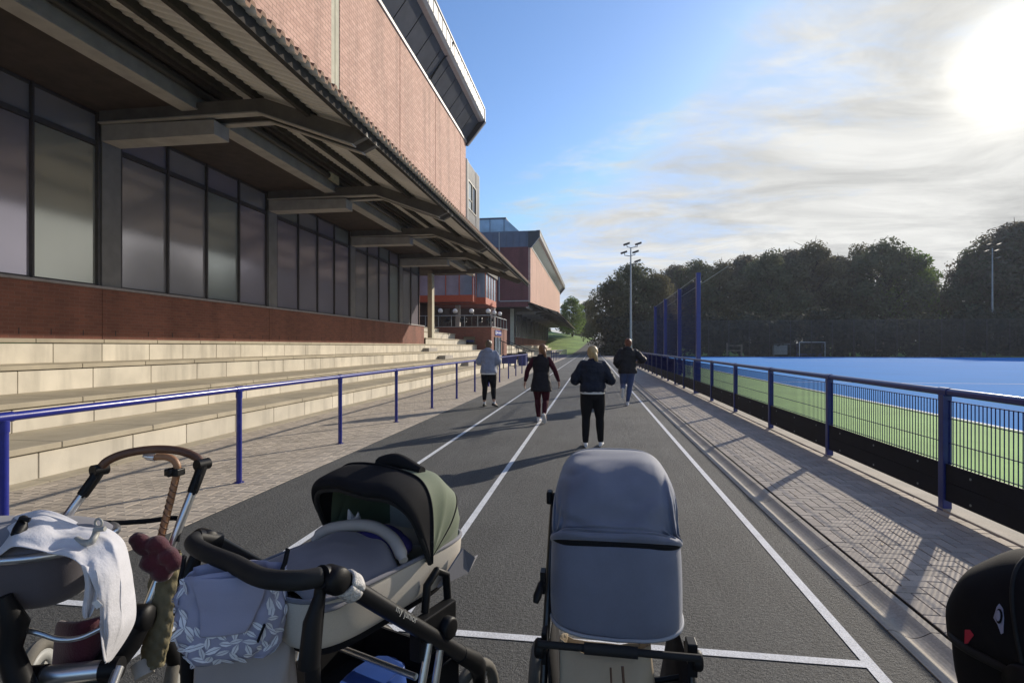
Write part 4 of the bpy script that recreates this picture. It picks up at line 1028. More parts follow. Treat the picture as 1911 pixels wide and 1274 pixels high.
FOLDS = [((.93,.20),(.60,.60),.030,.016), ((.97,.28),(.80,.74),.026,.013), ((.70,.24),(.42,.40),.028,.012), ((-.92,.22),(-.62,.50),.030,.013), ((-.97,.32),(-.84,.70),.024,.010), ((-.62,.255),(.15,.285),.020,.012), ((-.25,.33),(.22,.37),.05,.010), ((.10,.27),(.78,.235),.018,.010), ((-.5,.62),(.3,.70),.09,.008)]
def folds(s_, f_):
    t_ = 0
    for (a0,b0),(a1,b1),w,h in FOLDS:
        dx, dy = a1-a0, b1-b0; u = max(0, min(1, ((s_-a0)*dx + (f_-b0)*dy)/(dx*dx+dy*dy))); ds = math.hypot(s_-a0-u*dx, (f_-b0-u*dy))
        t_ += h*(math.exp(-(ds/w)**2) - .6*math.exp(-((ds-2*w)/w)**2))*math.sin(math.pi*min(1,.12+u*.88))
    return t_
for i, q in enumerate(cs):
    row = []; f = i/(len(cs)-1)
    for jj in range(nu+1):
        a = (jj/nu - .5)*math.pi; s, c = math.sin(a), math.cos(a); pe = .42 + .07*f
        v = Vector((q.z*pw(s,pe), .22 + q.x*abs(c)**pe, .86 + q.y*abs(c)**pe))
        # pulled folds fanning from the lower corners, soft dents in the cloth
        fan = math.sin(11*abs(s) + 8*f + (2 if s > 0 else 0))*.034*max(0, abs(s)-.40)*max(0, 1-abs(f-.45)*2.0)*(1.8 if s > 0 else 1.1)
        dent = (mnoise.noise((v.x*6+4, v.y*6, v.z*8))*.034 - .070*max(0, .30-abs(mnoise.noise((v.x*7+1, v.y*4, v.z*11+3)))))*max(0, math.sin(math.pi*min(f*1.15,1)))
        roll = .007*math.sin(3*v.x/.2 + 1.2)*math.exp(-((f-.27)/.06)**2)
        fo = folds(s, f); v += Vector((0, -(fan*.5+dent*.7+fo)*.9 - roll, (fan*.5+dent*.7+fo)*.5))
        row.append(v)
    rows.append(row)
mb.grid(rows); mb.build('hood', M['grey_fabric'], pc, local=True, solid=.004)
mb = MB(); mb.tube([v for v in rows[-1]], .0075, 8); mb.build('hood_rim', M['grey_fabric_edge'], pc, local=True)  # paler rim colour paints in the sunlit top edge of the hood
for s in (-1, 1):
    mb = MB(); up_ = [(.212*s,.27,1.02), (.216*s,.20,.92), (.222*s,.10,.72)] if s < 0 else [(.222*s,.06,.63)]
    mb.tube(smooth_path(up_ + [(.228*s,.02,.52), (.236*s,-.05,.30), (.25*s,-.09,.16)], 5), .0125, 10)
    mb.tube([(.238*s,.03,.56), (.262*s,.42,.36), (.28*s,.56,.17)], .013, 10)
    mb.build('frame_tube', M['frame_black'], pc, local=True)
    mb = MB(); mb.lathe([(.001,-.016), (.024,-.016), (.030,-.008), (.030,.008), (.024,.016), (.001,.016)], (.240*s,-.005,.605), (1,0,0), 20); mb.box(.222*s-.012, .228*s+.012, -.02, .03, .56, .66); mb.build('hinge', M['plastic'], pc, local=True, bevel=.003)
    wheel(pc, (.300*s,.53,.165), .165, .052); wheel(pc, (.285*s,-.10,.145), .145, .05)
mb = MB(); mb.tube([(-.232,.06,.80), (-.240,.02,.79), (-.247,-.01,.77), (-.252,-.015,.752)], [.008,.012,.014,.009], 8); mb.box(-.242, -.226, .03, .07, .76, .83); mb.build('latch', M['plastic'], pc, local=True)
mb = MB(); mb.box(-.236, -.216, .2, .245, 1.0, 1.045); mb.build('hood_hinge', M['plastic'], pc, local=True, bevel=.006)
mb = MB(); mb.tube([(-.24,-.055,.645), (.24,-.055,.64)], .011, 12); mb.tube([(-.10,-.055,.643), (.06,-.055,.641)], .017, 14); mb.build('cross_bar', M['foam'], pc, local=True)
mb = MB(); mb.grid([[Vector((x, y, z)) for x, z in ((-.21,.60), (-.205,.45), (-.18,.30), (0,.27), (.18,.30), (.205,.45), (.21,.60))] for y in (-.03,.2,.42)]); mb.build('basket', M['black_fabric'], pc, local=True, solid=.004)
for z, y in ((.55,.25), (.47,.1)):
    mb = MB(); mb.tube(smooth_path([(.02,y,z), (.12,y+.02,z-.012), (.235,y+.03,z+.01)], 5), .009, 8); mb.build('brake_cable', M['plastic'], pc, local=True)
bg = thing('shopping_bag', 'tan shopper bag sagging in the basket under the slate grey pushchair', 'bag', (.074+.0, 1.74, .32))
mb = MB(); P = []
for i in range(15):
    v = i/14; z = .285*v; row = []
    for k in range(37):
        a = 2*math.pi*k/36; c, s = math.cos(a), math.sin(a); hw = .155 - .02*v + .012*math.sin(5*a+3*v); dp = .10 - .06*v**2
        p = Vector((-.035 + hw*pw(c,.5), .055 + dp*pw(s,.6), z + .02*math.cos(2*a)*v - .018*v*abs(mnoise.noise((c*2,s*2,v*3))))); nn = mnoise.noise((p.x*11, p.y*11, p.z*11+5))*.017
        row.append(p + Vector((nn*.5, -nn, 0)))
    P.append(row)
mb.grid(P); mb.build('bag_body', M['kraft'], bg, local=True, solid=.003)
mb = MB(); mb.tube(smooth_path([(.015,-.05,.275), (.02,-.062,.22), (.035,-.068,.15)], 5), .004, 6); mb.tube(smooth_path([(-.02,-.045,.265), (-.017,-.056,.20)], 5), .003, 6); mb.build('bag_handle', M['leather'], bg, local=True)

# ---------------------------------------------------------------- left centre: beige carrycot with green hood
pb = thing('pram', 'beige carrycot pram with an olive green and black hood on a black frame', 'pram', (-.896, 1.354, 0), R(-21.6))
def cotring(y0, y1, hw, z, pe=.45, n=48):
    c = (y0+y1)/2; L_ = (y1-y0)/2
    return [Vector((hw*pw(math.cos(2*math.pi*k/n),pe), c + L_*pw(math.sin(2*math.pi*k/n),pe), z)) for k in range(n)]
mb = MB(); P = []
for z, e, w in ((.735,.045,.165), (.74,.03,.178), (.76,.015,.190), (.81,.004,.200), (.86,.0,.205), (.885,.0,.206)):
    row = cotring(.03+e, .76-e, w, z)
    for v in row: v.z -= .03*max(0, v.y-.35)*(1 if z > .8 else .3); v.z += .03*max(0, .2 - v.y) if z < .78 else 0
    P.append(row)
mb.grid(P, cv=True); mb.build('carrycot', M['beige_fabric'], pb, local=True, sub=1, solid=.006)
mb = MB(); P = [cotring(.03+e, .76-e, w, z) for z, e, w in ((.745,.05,.168), (.72,.055,.172), (.70,.08,.15), (.695,.12,.12))]
mb.grid(P, cv=True); mb.add(P[-1], [tuple(range(48))]); mb.build('carrycot_base', M['black_fabric'], pb, local=True, sub=1)
mb = MB(); row = cotring(.035, .755, .204, .888)
for v in row: v.z -= .03*max(0, v.y-.35)
mb.tube(row, .007, 8, closed=True); mb.build('rim_piping', M['apron'], pb, local=True)
mb = MB(); P = []
for i in range(13):
    f = i/12; row = []
    for k in range(25):
        s = k/12 - 1; dome = (1 - abs(s)**3.5)
        z = .882 + .055*dome*(.4 + .6*math.sin(math.pi*min(.15+f*.7,1))) + .012*mnoise.noise((s*3, f*4, 1)) - .02*(1-dome) + (.03*math.exp(-((f-.93)/.07)**2)*dome)
        row.append(Vector((.202*s*(1 if f > .15 else .85+f), .05 + .36*f - .05*(abs(s)**2)*f, z)))
    P.append(row)
mb.grid(P); mb.build('apron', M['apron'], pb, local=True, solid=.01, sub=1)
mb = MB(); mb.tube(smooth_path([(-.195,.36,.895), (-.15,.39,.935), (0,.42,.962), (.12,.405,.945), (.198,.37,.900)], 6), [.014]*3 + [.02]*20 + [.014]*2, 10); mb.build('apron_cuff', M['lining'], pb, local=True)
mb = MB(); mb.grid([[Vector((x, y, .80 + .02*mnoise.noise((x*8,y*8,3)))) for x in (-.18,-.09,0,.09,.18)] for y in (.38,.5,.6,.72)]); mb.build('mattress', M['lining'], pb, local=True)
mb = MB(); mb.ball((.03,.47,.90), .09, .06, .05, 18); mb.ball((-.03,.46,.905), .05, .05, .045, 14); mb.ball((.09,.47,.895), .05, .05, .04, 14); remesh(mb.build('blanket', M['violet'], pb, local=True), .01, 3, .02)
mb = MB(); mb.ball((-.10,.46,.925), .035, .03, .04, 14); mb.tube([(-.115,.455,.955), (-.125,.45,.995)], [.016,.003], 8); mb.tube([(-.085,.455,.955), (-.075,.45,.99)], [.016,.003], 8); remesh(mb.build('soft_toy', M['fleece'], pb, local=True), .006, 2)
# hood: black visor and front panel, green back panels, piping between
mb = MB(); piv = (0,.465,.865)
ribs = [(-.105,.218), (-.130,.238), (-.105,.264), (.01,.284), (.13,.260), (.222,.19), (.265,.09), (.27,.0)]
rows = hoodmesh(mb, piv, ribs, .225, 44, 6, [0,0,0,1,1,1,1], .46, .013, 3, [.226,.232,.236,.234,.230,.222,.212,.198])
mb.build('hood', [M['black_fabric'], M['green_fabric']], pb, local=True, solid=.005)
mb = MB(); mb.tube(rows[0], .009, 8); mb.build('hood_rim', M['foam'], pb, local=True)
mb = MB()
for i in (18, 31): mb.tube([v + Vector((0,0,.002)) for v in rows[i]], .004, 6)
mb.build('hood_piping', M['black_fabric'], pb, local=True)
mb = MB(); P = []
for j in range(13):                      # rolled black window flap on the crown
    f = j/12; P.append([Vector((-.02 + .16*f, .50 + .03*f + (.030 - .012*f)*math.cos(a) , 1.156 - .02*f*f + (.022+.006*math.sin(5*f))*math.sin(a) + .012*math.sin(3.1*f))) for a in [k*.6283 for k in range(10)]])
mb.grid(P, cv=True); mb.add(P[-1], [tuple(range(10))]); mb.build('rolled_flap', M['black_fabric'], pb, local=True)
mb = MB(); mb.grid([[Vector((x, .715 - .02*abs(x)/.2, z)) for x in (-.16,-.08,0,.08,.16)] for z in (.86,.92,.98)]); mb.build('hood_back_lining', M['lining'], pb, local=True)
# side tab at the front of the cot
mb = MB(); mb.add([(.209,.52,.765), (.212,.66,.85), (.222,.72,.80), (.205,.765,.79), (.208,.70,.75)], [(0,1,2,3,4)]); mb.build('side_tab', M['apron'], pb, local=True, solid=.006)
for s in (-1, 1):
    mb = MB(); mb.tube([(.258*s,.05,.975), (.26*s,.33,.74), (.258*s,.60,.515)], [.0245,.0245,.026], 16); mb.build('frame_tube', M['frame_black'], pb, local=True)
    mb = MB(); mb.tube([(.258*s,.58,.53), (.254*s,.67,.46), (.225*s,.74,.40), (.19*s,.80,.33), (.185*s,.82,.19)], [.028,.033,.032,.026,.018], 14); mb.build('front_fork', M['plastic'], pb, local=True)
    mb = MB(); mb.tube([(.262*s,-.005,1.0), (.26*s,.06,.972)], .0285, 16); mb.lathe([(.001,-.03), (.030,-.03), (.034,-.02), (.034,.02), (.030,.03), (.001,.03)], (.272*s,.025,.985), (1,0,0), 22); mb.build('handle_joint', M['plastic'], pb, local=True)
    mb = MB(); mb.tube([(.258*s,.0,.985), (.262*s,-.03,.80), (.268*s,-.02,.40), (.27*s,-.02,.16)], [.014,.019,.021,.018], 12); mb.tube([(.262*s,-.04,.80), (.262*s,-.03,.90), (.26*s,-.0,.97)], [.026,.022,.012], 10); mb.build('rear_leg', M['plastic'], pb, local=True)
    for dy in (0, .09):
        mb = MB(); mb.tube([(.262*s,.42+dy*.75,.665), (.266*s,.26+dy,.18)], .012, 12); mb.build('strut', M['silver'], pb, local=True)
    mb = MB(); mb.box(.24*s-.02, .24*s+.02, .37, .56, .60, .72); mb.lathe([(.001,-.02), (.032,-.02), (.036,-.01), (.036,.012), (.03,.02), (.001,.02)], (.268*s,.50,.655), (1,0,0), 22); mb.tube([(.225*s,.44,.72), (.225*s,.45,.80), (.225*s,.50,.83), (.225*s,.55,.80), (.225*s,.56,.70)], .014, 8); mb.build('chassis_hub', M['plastic'], pb, local=True, bevel=.004)
    wheel(pb, (.15*s,.82,.175), .175, .045, spokes=6, rimcol='rim'); wheel(pb, (.29*s,-.03,.15), .15, .05)
mb = MB(); hp = smooth_path([(.262,0,1.0), (.23,-.045,1.0), (.14,-.075,.998), (.0,-.06,1.0), (-.14,-.05,1.0), (-.23,-.03,1.0), (-.262,0,1.0)], 7); mb.tube(hp, [.021] + [.0235]*(len(hp)-2) + [.021], 16); mb.build('handlebar', M['foam'], pb, local=True)
mb = MB(); mb.box(.255, .2835, .09, .15, .9, .9) if False else None
fl = MB(); P = []
for i in range(17):
    a = 2*math.pi*i/16; P.append([Vector((.262,.085,.947)) + Vector((0,.767,-.642)).normalized()*o + (Vector((1,0,0))*math.cos(a) + Vector((0,.6,.8))*math.sin(a))*(.036 + .006*mnoise.noise((i*1.7,o*60,2))) for o in (-.022,-.01,.004,.018,.03)])
fl.grid(P); tg = fl.build('fleece_cuff', M['fleece'], pb, local=True, solid=.012, sub=1)
# lettering on the arm
def text_mesh(name, body, size, mat, parent, loc, mtx):
    cu = bpy.data.curves.new(name, 'FONT'); cu.body = body; cu.size = size; cu.extrude = .0004; cu.resolution_u = 2
    to = bpy.data.objects.new(name + '_tmp', cu); COL.objects.link(to); bpy.context.view_layer.update()
    me = bpy.data.meshes.new_from_object(to.evaluated_get(bpy.context.evaluated_depsgraph_get())); bpy.data.objects.remove(to)
    me.materials.clear(); me.materials.append(mat)
    me.transform(Matrix.Translation(loc) @ mtx.to_4x4())
    o = bpy.data.objects.new(name, me); COL.objects.link(o); o.parent = parent; ORIG[o.name] = Vector((0,0,0)); return o
ex = Vector((0,.767,-.642)).normalized(); ez = Vector((1,0,.35)); ez = (ez - ex*ez.dot(ex)).normalized(); ey = ez.cross(ex)
text_mesh('lettering', 'my junior', .030, M['rim'], pb, Vector((.259,.235,.820)) + ez*.0253 - ey*.004, Matrix((ex, ey, ez)).transposed())
mb = MB(); mb.box(-.22, .22, .12, .62, .38, .395, 0)
for x in (-.22, .22): mb.box(x-.004, x+.004, .12, .62, .39, .50, 1)
mb.box(-.22, .22, .62, .63, .39, .50, 1); mb.build('basket', [M['black_fabric'], M['black_fabric']], pb, local=True)
mb = MB(); mb.tube([(-.23,.36,.565), (.255,.36,.565)], .010, 10); mb.build('basket_rail', M['silver'], pb, local=True)
pk = thing('packet', 'shiny blue packet lying in the basket under the beige carrycot', 'packet', (-.896, 1.354, .40), R(-21.6))
mb = MB(); P = []
for i in range(11):
    v = i/10; P.append([Vector((.10 + .10*pw(math.cos(a),.6)*(1-.3*v), .34 + .10*pw(math.sin(a),.6), .0 + .14*v + .012*mnoise.noise((math.cos(a)*2,math.sin(a)*2,v*4)))) for a in [2*math.pi*k/24 for k in range(24)]])
mb.grid(P, cv=True); mb.add(P[-1], [tuple(range(24))]); mb.build('wrapper', M['blue_pack'], pk, local=True)
# changing bag with leaf print, and the big grey tote behind it, hung from the handlebar
def sack(mb, c, hw, dp, z0, z1, m=0, seed=0, taper=.85, n=40, rows=16, fold=.012, slump=.0):
    P = []
    for i in range(rows+1):
        v = i/rows; z = z0 + (z1-z0)*v; belly = math.sin(math.pi*(.12+.72*v))**.5
        row = []
        for k in range(n):
            a = 2*math.pi*k/n; cx, sy = math.cos(a), math.sin(a); w = hw*(taper + (1-taper)*belly)*(1 if v > .12 else .72 + v*2.3); d = dp*(belly*.9 + .1)
            q = mnoise.noise((cx*1.5+seed, sy*1.5, v*4))*fold + mnoise.noise((cx*5+seed, sy*4, v*7))*fold*.4
            row.append(Vector(c) + Vector(((w+q)*pw(cx,.55), (d+q)*pw(sy,.7), z - slump*(1-cx*cx)*v)))
        P.append(row)
    mb.grid(P, m, cv=True); mb.add(P[0], [tuple(range(n))[::-1]], m, True); return P
p = at(458, 646, 1.52); tb = thing('tote_bag', 'plain warm grey tote bag hanging lowest from the carrycot handlebar', 'bag', (p.x, p.y, .36), R(8))
mb = MB(); sack(mb, (0,0,0), .135, .05, .0, .50, 0, 5, .94, fold=.013); mb.build('bag_body', M['tote_grey'], tb, local=True, solid=.003)
mb = MB(); mb.box(-.062, -.02, -.064, -.058, .262, .273); mb.build('bag_label', M['black_fabric'], tb, local=True)
p = at(434, 646, 1.43); lb = thing('changing_bag', 'grey blue changing bag printed with white leaves, hanging from the carrycot handlebar', 'bag', (p.x, p.y, .755), R(20))
mb = MB(); P = sack(mb, (0,0,0), .130, .052, .0, .215, 0, 9, .78, fold=.022, slump=-.02); mb.build('bag_body', M['bag_grey'], lb, local=True, solid=.003)
mb = MB(); rl = random.Random(4); nl = 0; spots = []; tries = 0
while nl < 100 and tries < 6000:
    tries += 1; i = rl.uniform(.5, 15.4); k = rl.uniform(19.5, 41); v = i/16
    if v > .42 and 25.8 < k < 34.0: continue
    i0, k0 = int(i), int(k); fi, fk = i-i0, k-k0
    a = P[i0][k0 % 40].lerp(P[i0+1][k0 % 40], fi).lerp(P[i0][(k0+1) % 40].lerp(P[i0+1][(k0+1) % 40], fi), fk)
    if any((a-q).length < .0185 for q in spots): continue
    du = (P[i0][(k0+1) % 40] - P[i0][k0 % 40]).normalized(); dv = (P[i0+1][k0 % 40] - P[i0][k0 % 40]).normalized(); nn = du.cross(dv).normalized()
    o = a + nn*.0028; an = rl.uniform(0,6.28); e1 = du*math.cos(an) + dv*math.sin(an); e2 = dv*math.cos(an) - du*math.sin(an); L_ = rl.uniform(.015,.021); W_ = L_*.40
    for sg in (1, -1):
        mb.add([o - e1*L_ + e2*.0008*sg, o - e1*L_*.45 + e2*W_*.85*sg, o + e1*L_*.2 + e2*W_*sg, o + e1*L_ + e2*.0008*sg], [(0,1,2,3) if sg < 0 else (3,2,1,0)])
    nl += 1; spots.append(a)
mb.build('leaf_print', M['leaf_print'], lb, local=True)
mb = MB(); Q = []
for i in range(6, 17):
    w = (i-6)/10; Q.append([P[i][26] .lerp(P[i][34], f) + Vector((.010*math.sin(w*3), -.006 - .055*math.sin(math.pi*f)*(.35+.1*w) , .0)) for f in [q/12*(.55+.45*w)+.0 + (1-w)*.2 for q in range(13)]])
mb.grid(Q); mb.build('flap', M['bag_grey'], lb, local=True, solid=.004, sub=1)
mb = MB(); mb.bar((.075,-.060,.06), (.09,-.054,.10), .010, .004); mb.build('bag_label', M['black_fabric'], lb, local=True)
for x in (-.125, .12):
    mb = MB(); mb.tube(smooth_path([(x,.0,.205), (x*1.03,.03,.225), (x*1.05,.05,.25)], 4), .013, 8, sx=.4); mb.build('strap', M['black_fabric'], lb, local=True)

# ---------------------------------------------------------------- far left: pushchair with aluminium frame and leather handle
ao = at(150, 646, 2.05); ao.z = 0
pa = thing('pushchair', 'charcoal pushchair with aluminium tubes and a brown leather handle at the left edge', 'pushchair', ao)
A = lambda *t: [at(*q) for q in t]
LT = A((20,1115,1.97), (118,972,2.08), (176,893,2.15)); RT = A((252,1190,2.02), (312,1038,2.12), (371,887,2.23))
for T, e1 in ((LT, at(186,876,2.165)), (RT, at(378,866,2.25))):
    mb = MB(); mb.tube(T, .0165, 14); mb.build('frame_tube', M['silver'], pa)
    mb = MB(); e = T[2]; dd = (e - T[1]).normalized(); mb.tube([e - dd*.07, e - dd*.06, e, e1], [.019,.0205,.0205,.022], 14); mb.tube([e1 + Vector((-.006,-.026,0)), e1 + Vector((.006,.026,0))], .023, 16)
    mb.tube([e + dd*.01 + Vector((.02,-.02,0)), e - dd*.05 + Vector((.030,-.025,0)), e - dd*.07 + Vector((.022,-.02,0))], .005, 6); mb.build('handle_joint', M['plastic'], pa)
mb = MB(); mb.tube(smooth_path(A((184,880,2.165), (200,860,2.17), (238,845,2.20), (290,838,2.24), (335,841,2.26), (366,853,2.26), (378,868,2.25)), 7), .0165, 14); mb.build('handlebar', M['leather'], pa)
mb = MB(); mb.tube(smooth_path(A((124,968,2.08), (200,975,2.11), (270,972,2.16), (325,966,2.20), (335,975,2.17), (330,1010,2.14)), 6), .010, 10); mb.build('cross_strap', M['black_fabric'], pa)
# cot body: charcoal felt hull with an aluminium rim, long side towards the camera
cc = at(5, 646, 1.95); ux = (at(250,646,1.95) - at(50,646,1.95)).normalized(); uy = Vector((-ux.y, ux.x, 0))
def hull(z, hl, hw, slope=0.0, n=48):
    out = []
    for k in range(n):
        a = 2*math.pi*k/n; x = hl*pw(math.cos(a),.7); y = hw*pw(math.sin(a),.7); q = cc + ux*x + uy*y; q.z = z - slope*(x/hl); out.append(q)
    return out
mb = MB(); P = [hull(z, l, w, sl) for z, l, w, sl in ((.700,.24,.13,.03), (.712,.28,.155,.03), (.75,.315,.18,.025), (.81,.338,.197,.01), (.868,.348,.203,0))]
mb.grid(P, cv=True); mb.add(P[0], [tuple(range(48))[::-1]]); mb.build('carrycot', M['seat_grey'], pa, sub=1)
mb = MB(); mb.tube(hull(.874,.348,.203), .0145, 10, closed=True); mb.build('cot_rim', M['silver'], pa)
mb = MB(); P = [hull(z, l, w) for z, l, w in ((.880,.344,.199), (.905,.32,.18), (.925,.25,.13), (.93,.10,.05))]
mb.grid(P, cv=True); mb.add(P[-1], [tuple(range(48))]); mb.build('cot_cover', M['apron'], pa, sub=1)
mb = MB(); mb.tube(smooth_path(A((30,1172,1.80), (70,1180,1.80), (110,1192,1.81), (150,1189,1.82), (192,1170,1.84)), 6), .0085, 10); mb.build('front_bar', M['silver'], pa)
mb = MB(); mb.tube(A((8,1112,1.76), (28,1165,1.77), (18,1215,1.77), (48,1300,1.75)), [.020,.040,.034,.040], 12); mb.tube(A((262,1158,2.0), (235,1195,1.97), (195,1250,1.92), (150,1330,1.85)), [.040,.055,.05,.035], 14); mb.tube(A((300,1180,2.15), (325,1230,2.25), (338,1262,2.30)), [.03,.028,.024], 10); mb.build('chassis_leg', M['plastic'], pa)
mb = MB(); q = at(262,1152,2.0); mb.lathe([(.001,-.035), (.040,-.035), (.048,-.02), (.048,.02), (.040,.035), (.001,.035)], q, ux, 22); mb.build('chassis_hub', M['plastic'], pa)
def wwheel(q, r, w, ax, spokes=5):
    n0 = len(ORIG); holder = pa
    mb = MB(); prof = [(r - w*.5 + w*.5*math.cos(math.pi*2*k/12), w*.5*math.sin(math.pi*2*k/12)) for k in range(13)]
    mb.lathe(prof, q, ax, 32); ty = mb.build('wheel', M['tyre'], pa)
    mb = MB(); mb.lathe([(r-w*.9,-w*.36), (r*.42,-w*.42), (r*.42,w*.42), (r-w*.9,w*.36), (r-w*.9,-w*.36)], q, ax, 32); mb.lathe([(.001,-w*.5), (r*.2,-w*.5), (r*.2,w*.5), (.001,w*.5)], q, ax, 18)
    u = Vector((0,0,1)); v = Vector(ax).cross(u)
    for k in range(spokes):
        an = 2*math.pi*k/spokes + .4; d_ = u*math.cos(an) + v*math.sin(an); mb.bar(q + d_*r*.15, q + d_*(r*.5), r*.2, w*.5, 0, up=ax)
    mb.build('rim', M['rim'], ty)
q = at(338, 1266, 2.33); q.z = .155; wwheel(q, .155, .05, Vector((.93,.36,0)))
q = at(70, 1262, 2.35); q.z = .15; wwheel(q, .15, .05, Vector((.93,.36,0)))
q = at(15, 1400, 1.75); q.z = .11; wwheel(q, .11, .045, Vector((.93,.36,0)))
q = at(190, 1420, 1.80); q.z = .11; wwheel(q, .11, .045, Vector((.93,.36,0)))
mb = MB(); mb.tube(A((70,1262,1.83), (205,1248,1.86)), .032, 20, 0); mb.tube(A((52,1264,1.825), (84,1261,1.83)), .037, 18, 1); mb.tube(A((192,1249,1.858), (225,1246,1.865)), .037, 18, 1)
mb.tube(A((222,1244,1.85), (190,1330,1.75)), .016, 12, 0); mb.tube(A((52,1262,1.82), (20,1330,1.75)), .016, 12, 0); mb.tube(A((262,1235,2.02), (270,1262,2.0)), .032, 14, 2); mb.build('axle', [M['silver'], M['plastic'], M['lining']], pa)
mb = MB(); rows_ = []
for f in (0,.2,.4,.6,.8,1): rows_.append([at(118 + 80*g_ - 10*f, 1150 + 108*f + 6*math.sin(5*g_), 2.0 - .10*math.sin(math.pi*g_) ) for g_ in (0,.2,.4,.6,.8,1)])
mb.grid(rows_); mb.build('under_bag', M['maroon'], pa, solid=.03, sub=1)
# muslin cloth draped over the cot
mc = thing('muslin_cloth', 'white crinkled muslin cloth draped over the left pushchair cot', 'cloth', at(150,1000,1.85))
ctl = [((-60,990,2.06),(-45,1002,1.9),(-60,1036,1.745)), ((-5,985,2.06),(0,998,1.9),(-10,1036,1.74)), ((38,958,2.05),(35,980,1.9),(25,1020,1.74)), ((75,952,2.03),(82,982,1.88),(72,1024,1.73)), ((130,966,2.0),(122,996,1.86),(100,1036,1.72)), ((172,984,1.98),(163,1003,1.84),(140,1043,1.70)),
 ((205,987,1.96),(200,1012,1.81),(164,1068,1.685)), ((234,1012,1.94),(222,1045,1.78),(176,1098,1.68)), ((247,1060,1.92),(226,1088,1.765),(183,1128,1.68)), ((254,1108,1.90),(224,1128,1.755),(186,1152,1.68)), ((254,1152,1.88),(224,1166,1.75),(186,1176,1.685)), ((238,1188,1.85),(214,1200,1.75),(190,1200,1.69)), ((207,1233,1.80),(202,1236,1.76),(196,1234,1.72))]
lines_ = [smooth_path([at(*c[j]) for c in ctl], 6) for j in range(3)]; P = []
for i in range(len(lines_[0])):
    f = i/(len(lines_[0])-1); hang = min(max((f-.5)/.15,0),1); row = []
    cross = smooth_path([l[i] for l in lines_], 14)
    for k, q in enumerate(cross):
        s_ = k/(len(cross)-1)*2 - 1; end = 1 - abs(s_)**6*.5
        fo = (.013*math.sin(s_*8 + f*5) + .006*math.sin(s_*17+2*f))*hang + (1-hang)*(.008*math.sin(f*34+s_*2.2) + .005*math.sin(s_*9+f*16)) + .007*mnoise.noise((s_*4, f*12, 1)) + .002*mnoise.noise((s_*18, f*50, 4))
        q = q + (Vector((.25,-.9,.1))*hang + Vector((0,-.25,.9))*(1-hang))*fo*end*(1 - .6*max(0,(f-.85)/.15))
        q.z += .012*(1-abs(s_))*(1-hang); row.append(q)
    P.append(row)
mb = MB(); mb.grid(P); mb.build('cloth', M['muslin'], mc, solid=.003, sub=1)
mb = MB(); P = []
for (x0,y0), (x1,y1) in (((150,1050),(182,1062)), ((160,1075),(186,1090)), ((160,1100),(184,1112)), ((156,1125),(180,1130)), ((153,1143),(174,1143)), ((158,1154),(168,1152))):
    P.append([at(x0 + (x1-x0)*g_, y0 + (y1-y0)*g_, 1.70 - .014*math.sin(g_*7)) for g_ in [k/8 for k in range(9)]])
mb.grid(P); mb.build('hanging_corner', M['muslin'], mc, solid=.003, sub=1)
mb = MB(); mb.quad(at(171,1124,1.672), at(182,1118,1.672), at(192,1128,1.672), at(181,1136,1.672)); mb.build('cloth_label', M['white_tee'], mc, solid=.001)
cl = thing('spring_clip', 'small black sprung clip gripping the white muslin cloth', 'clip', at(40,980,1.85))
mb = MB(); mb.tube(A((30,998,1.80), (38,985,1.82), (44,965,1.85)), [.016,.020,.012], 10); mb.tube(A((36,966,1.82), (56,970,1.83)), .008, 8); mb.build('clip_jaw', M['plastic'], cl)
cl = thing('peg_clip', 'grey curved toy clip holding the muslin cloth by the cot edge', 'clip', at(165,1010,1.80))
mb = MB(); mb.tube(smooth_path(A((143,1006,1.80), (156,1012,1.78), (170,1010,1.77), (178,998,1.79), (181,985,1.80)), 5), .011, 10); mb.tube(A((176,988,1.78), (196,986,1.78)), .008, 8)
q = at(184,975,1.80); mb.tube([q + Vector((.013*math.cos(a), 0, .013*math.sin(a))) for a in [k*.524 for k in range(12)]], .004, 6, closed=True); mb.build('clip_jaw', M['rim'], cl)
# umbrella with twisted leather handle, maroon hat and quilted cover
um = thing('umbrella', 'umbrella with a crooked twisted tan handle clamped beside the left pushchair', 'umbrella', at(297,1015,2.1))
mb = MB(); sh = smooth_path(A((283,853,2.165), (308,852,2.17), (324,858,2.17), (331,872,2.17), (327,896,2.165), (314,950,2.14), (296,1018,2.10)), 6); mb.tube(sh, .0135, 12); mb.build('crook_handle', M['tan_leather'], um)
mb = MB(); c0, c1 = at(327,896,2.165), at(296,1018,2.10)
for ph in (0, math.pi):
    hx = []
    for i in range(90):
        f = i/89; c = c0.lerp(c1, f); a = f*34 + ph; hx.append(c + Vector((math.cos(a)*.0125, math.sin(a)*.0125, .0)))
    mb.tube(hx, .0022, 6)
mb.build('twist_binding', M['leather'], um)
mb = MB(); mb.tube(A((290,853,2.165), (278,852,2.163), (267,850,2.16)), [.016,.014,.006], 10); mb.build('handle_tip', M['silver'], um)
mb = MB(); q = at(326,880,2.165); mb.box(q.x-.030, q.x+.030, q.y-.022, q.y+.022, q.z-.014, q.z+.014); mb.lathe([(.001,-.03), (.016,-.03), (.016,.0), (.001,.0)], q, (.2,1,0), 10); mb.build('clamp', M['plastic'], um, bevel=.004)
qb = thing('quilted_bag', 'olive quilted bag hanging narrow beside the right tube of the left pushchair', 'bag', at(295,1130,2.08))
ql = smooth_path(A((316,1030,2.12), (306,1080,2.11), (299,1140,2.08), (291,1195,2.05), (284,1240,2.03)), 10); mb = MB(); P = []
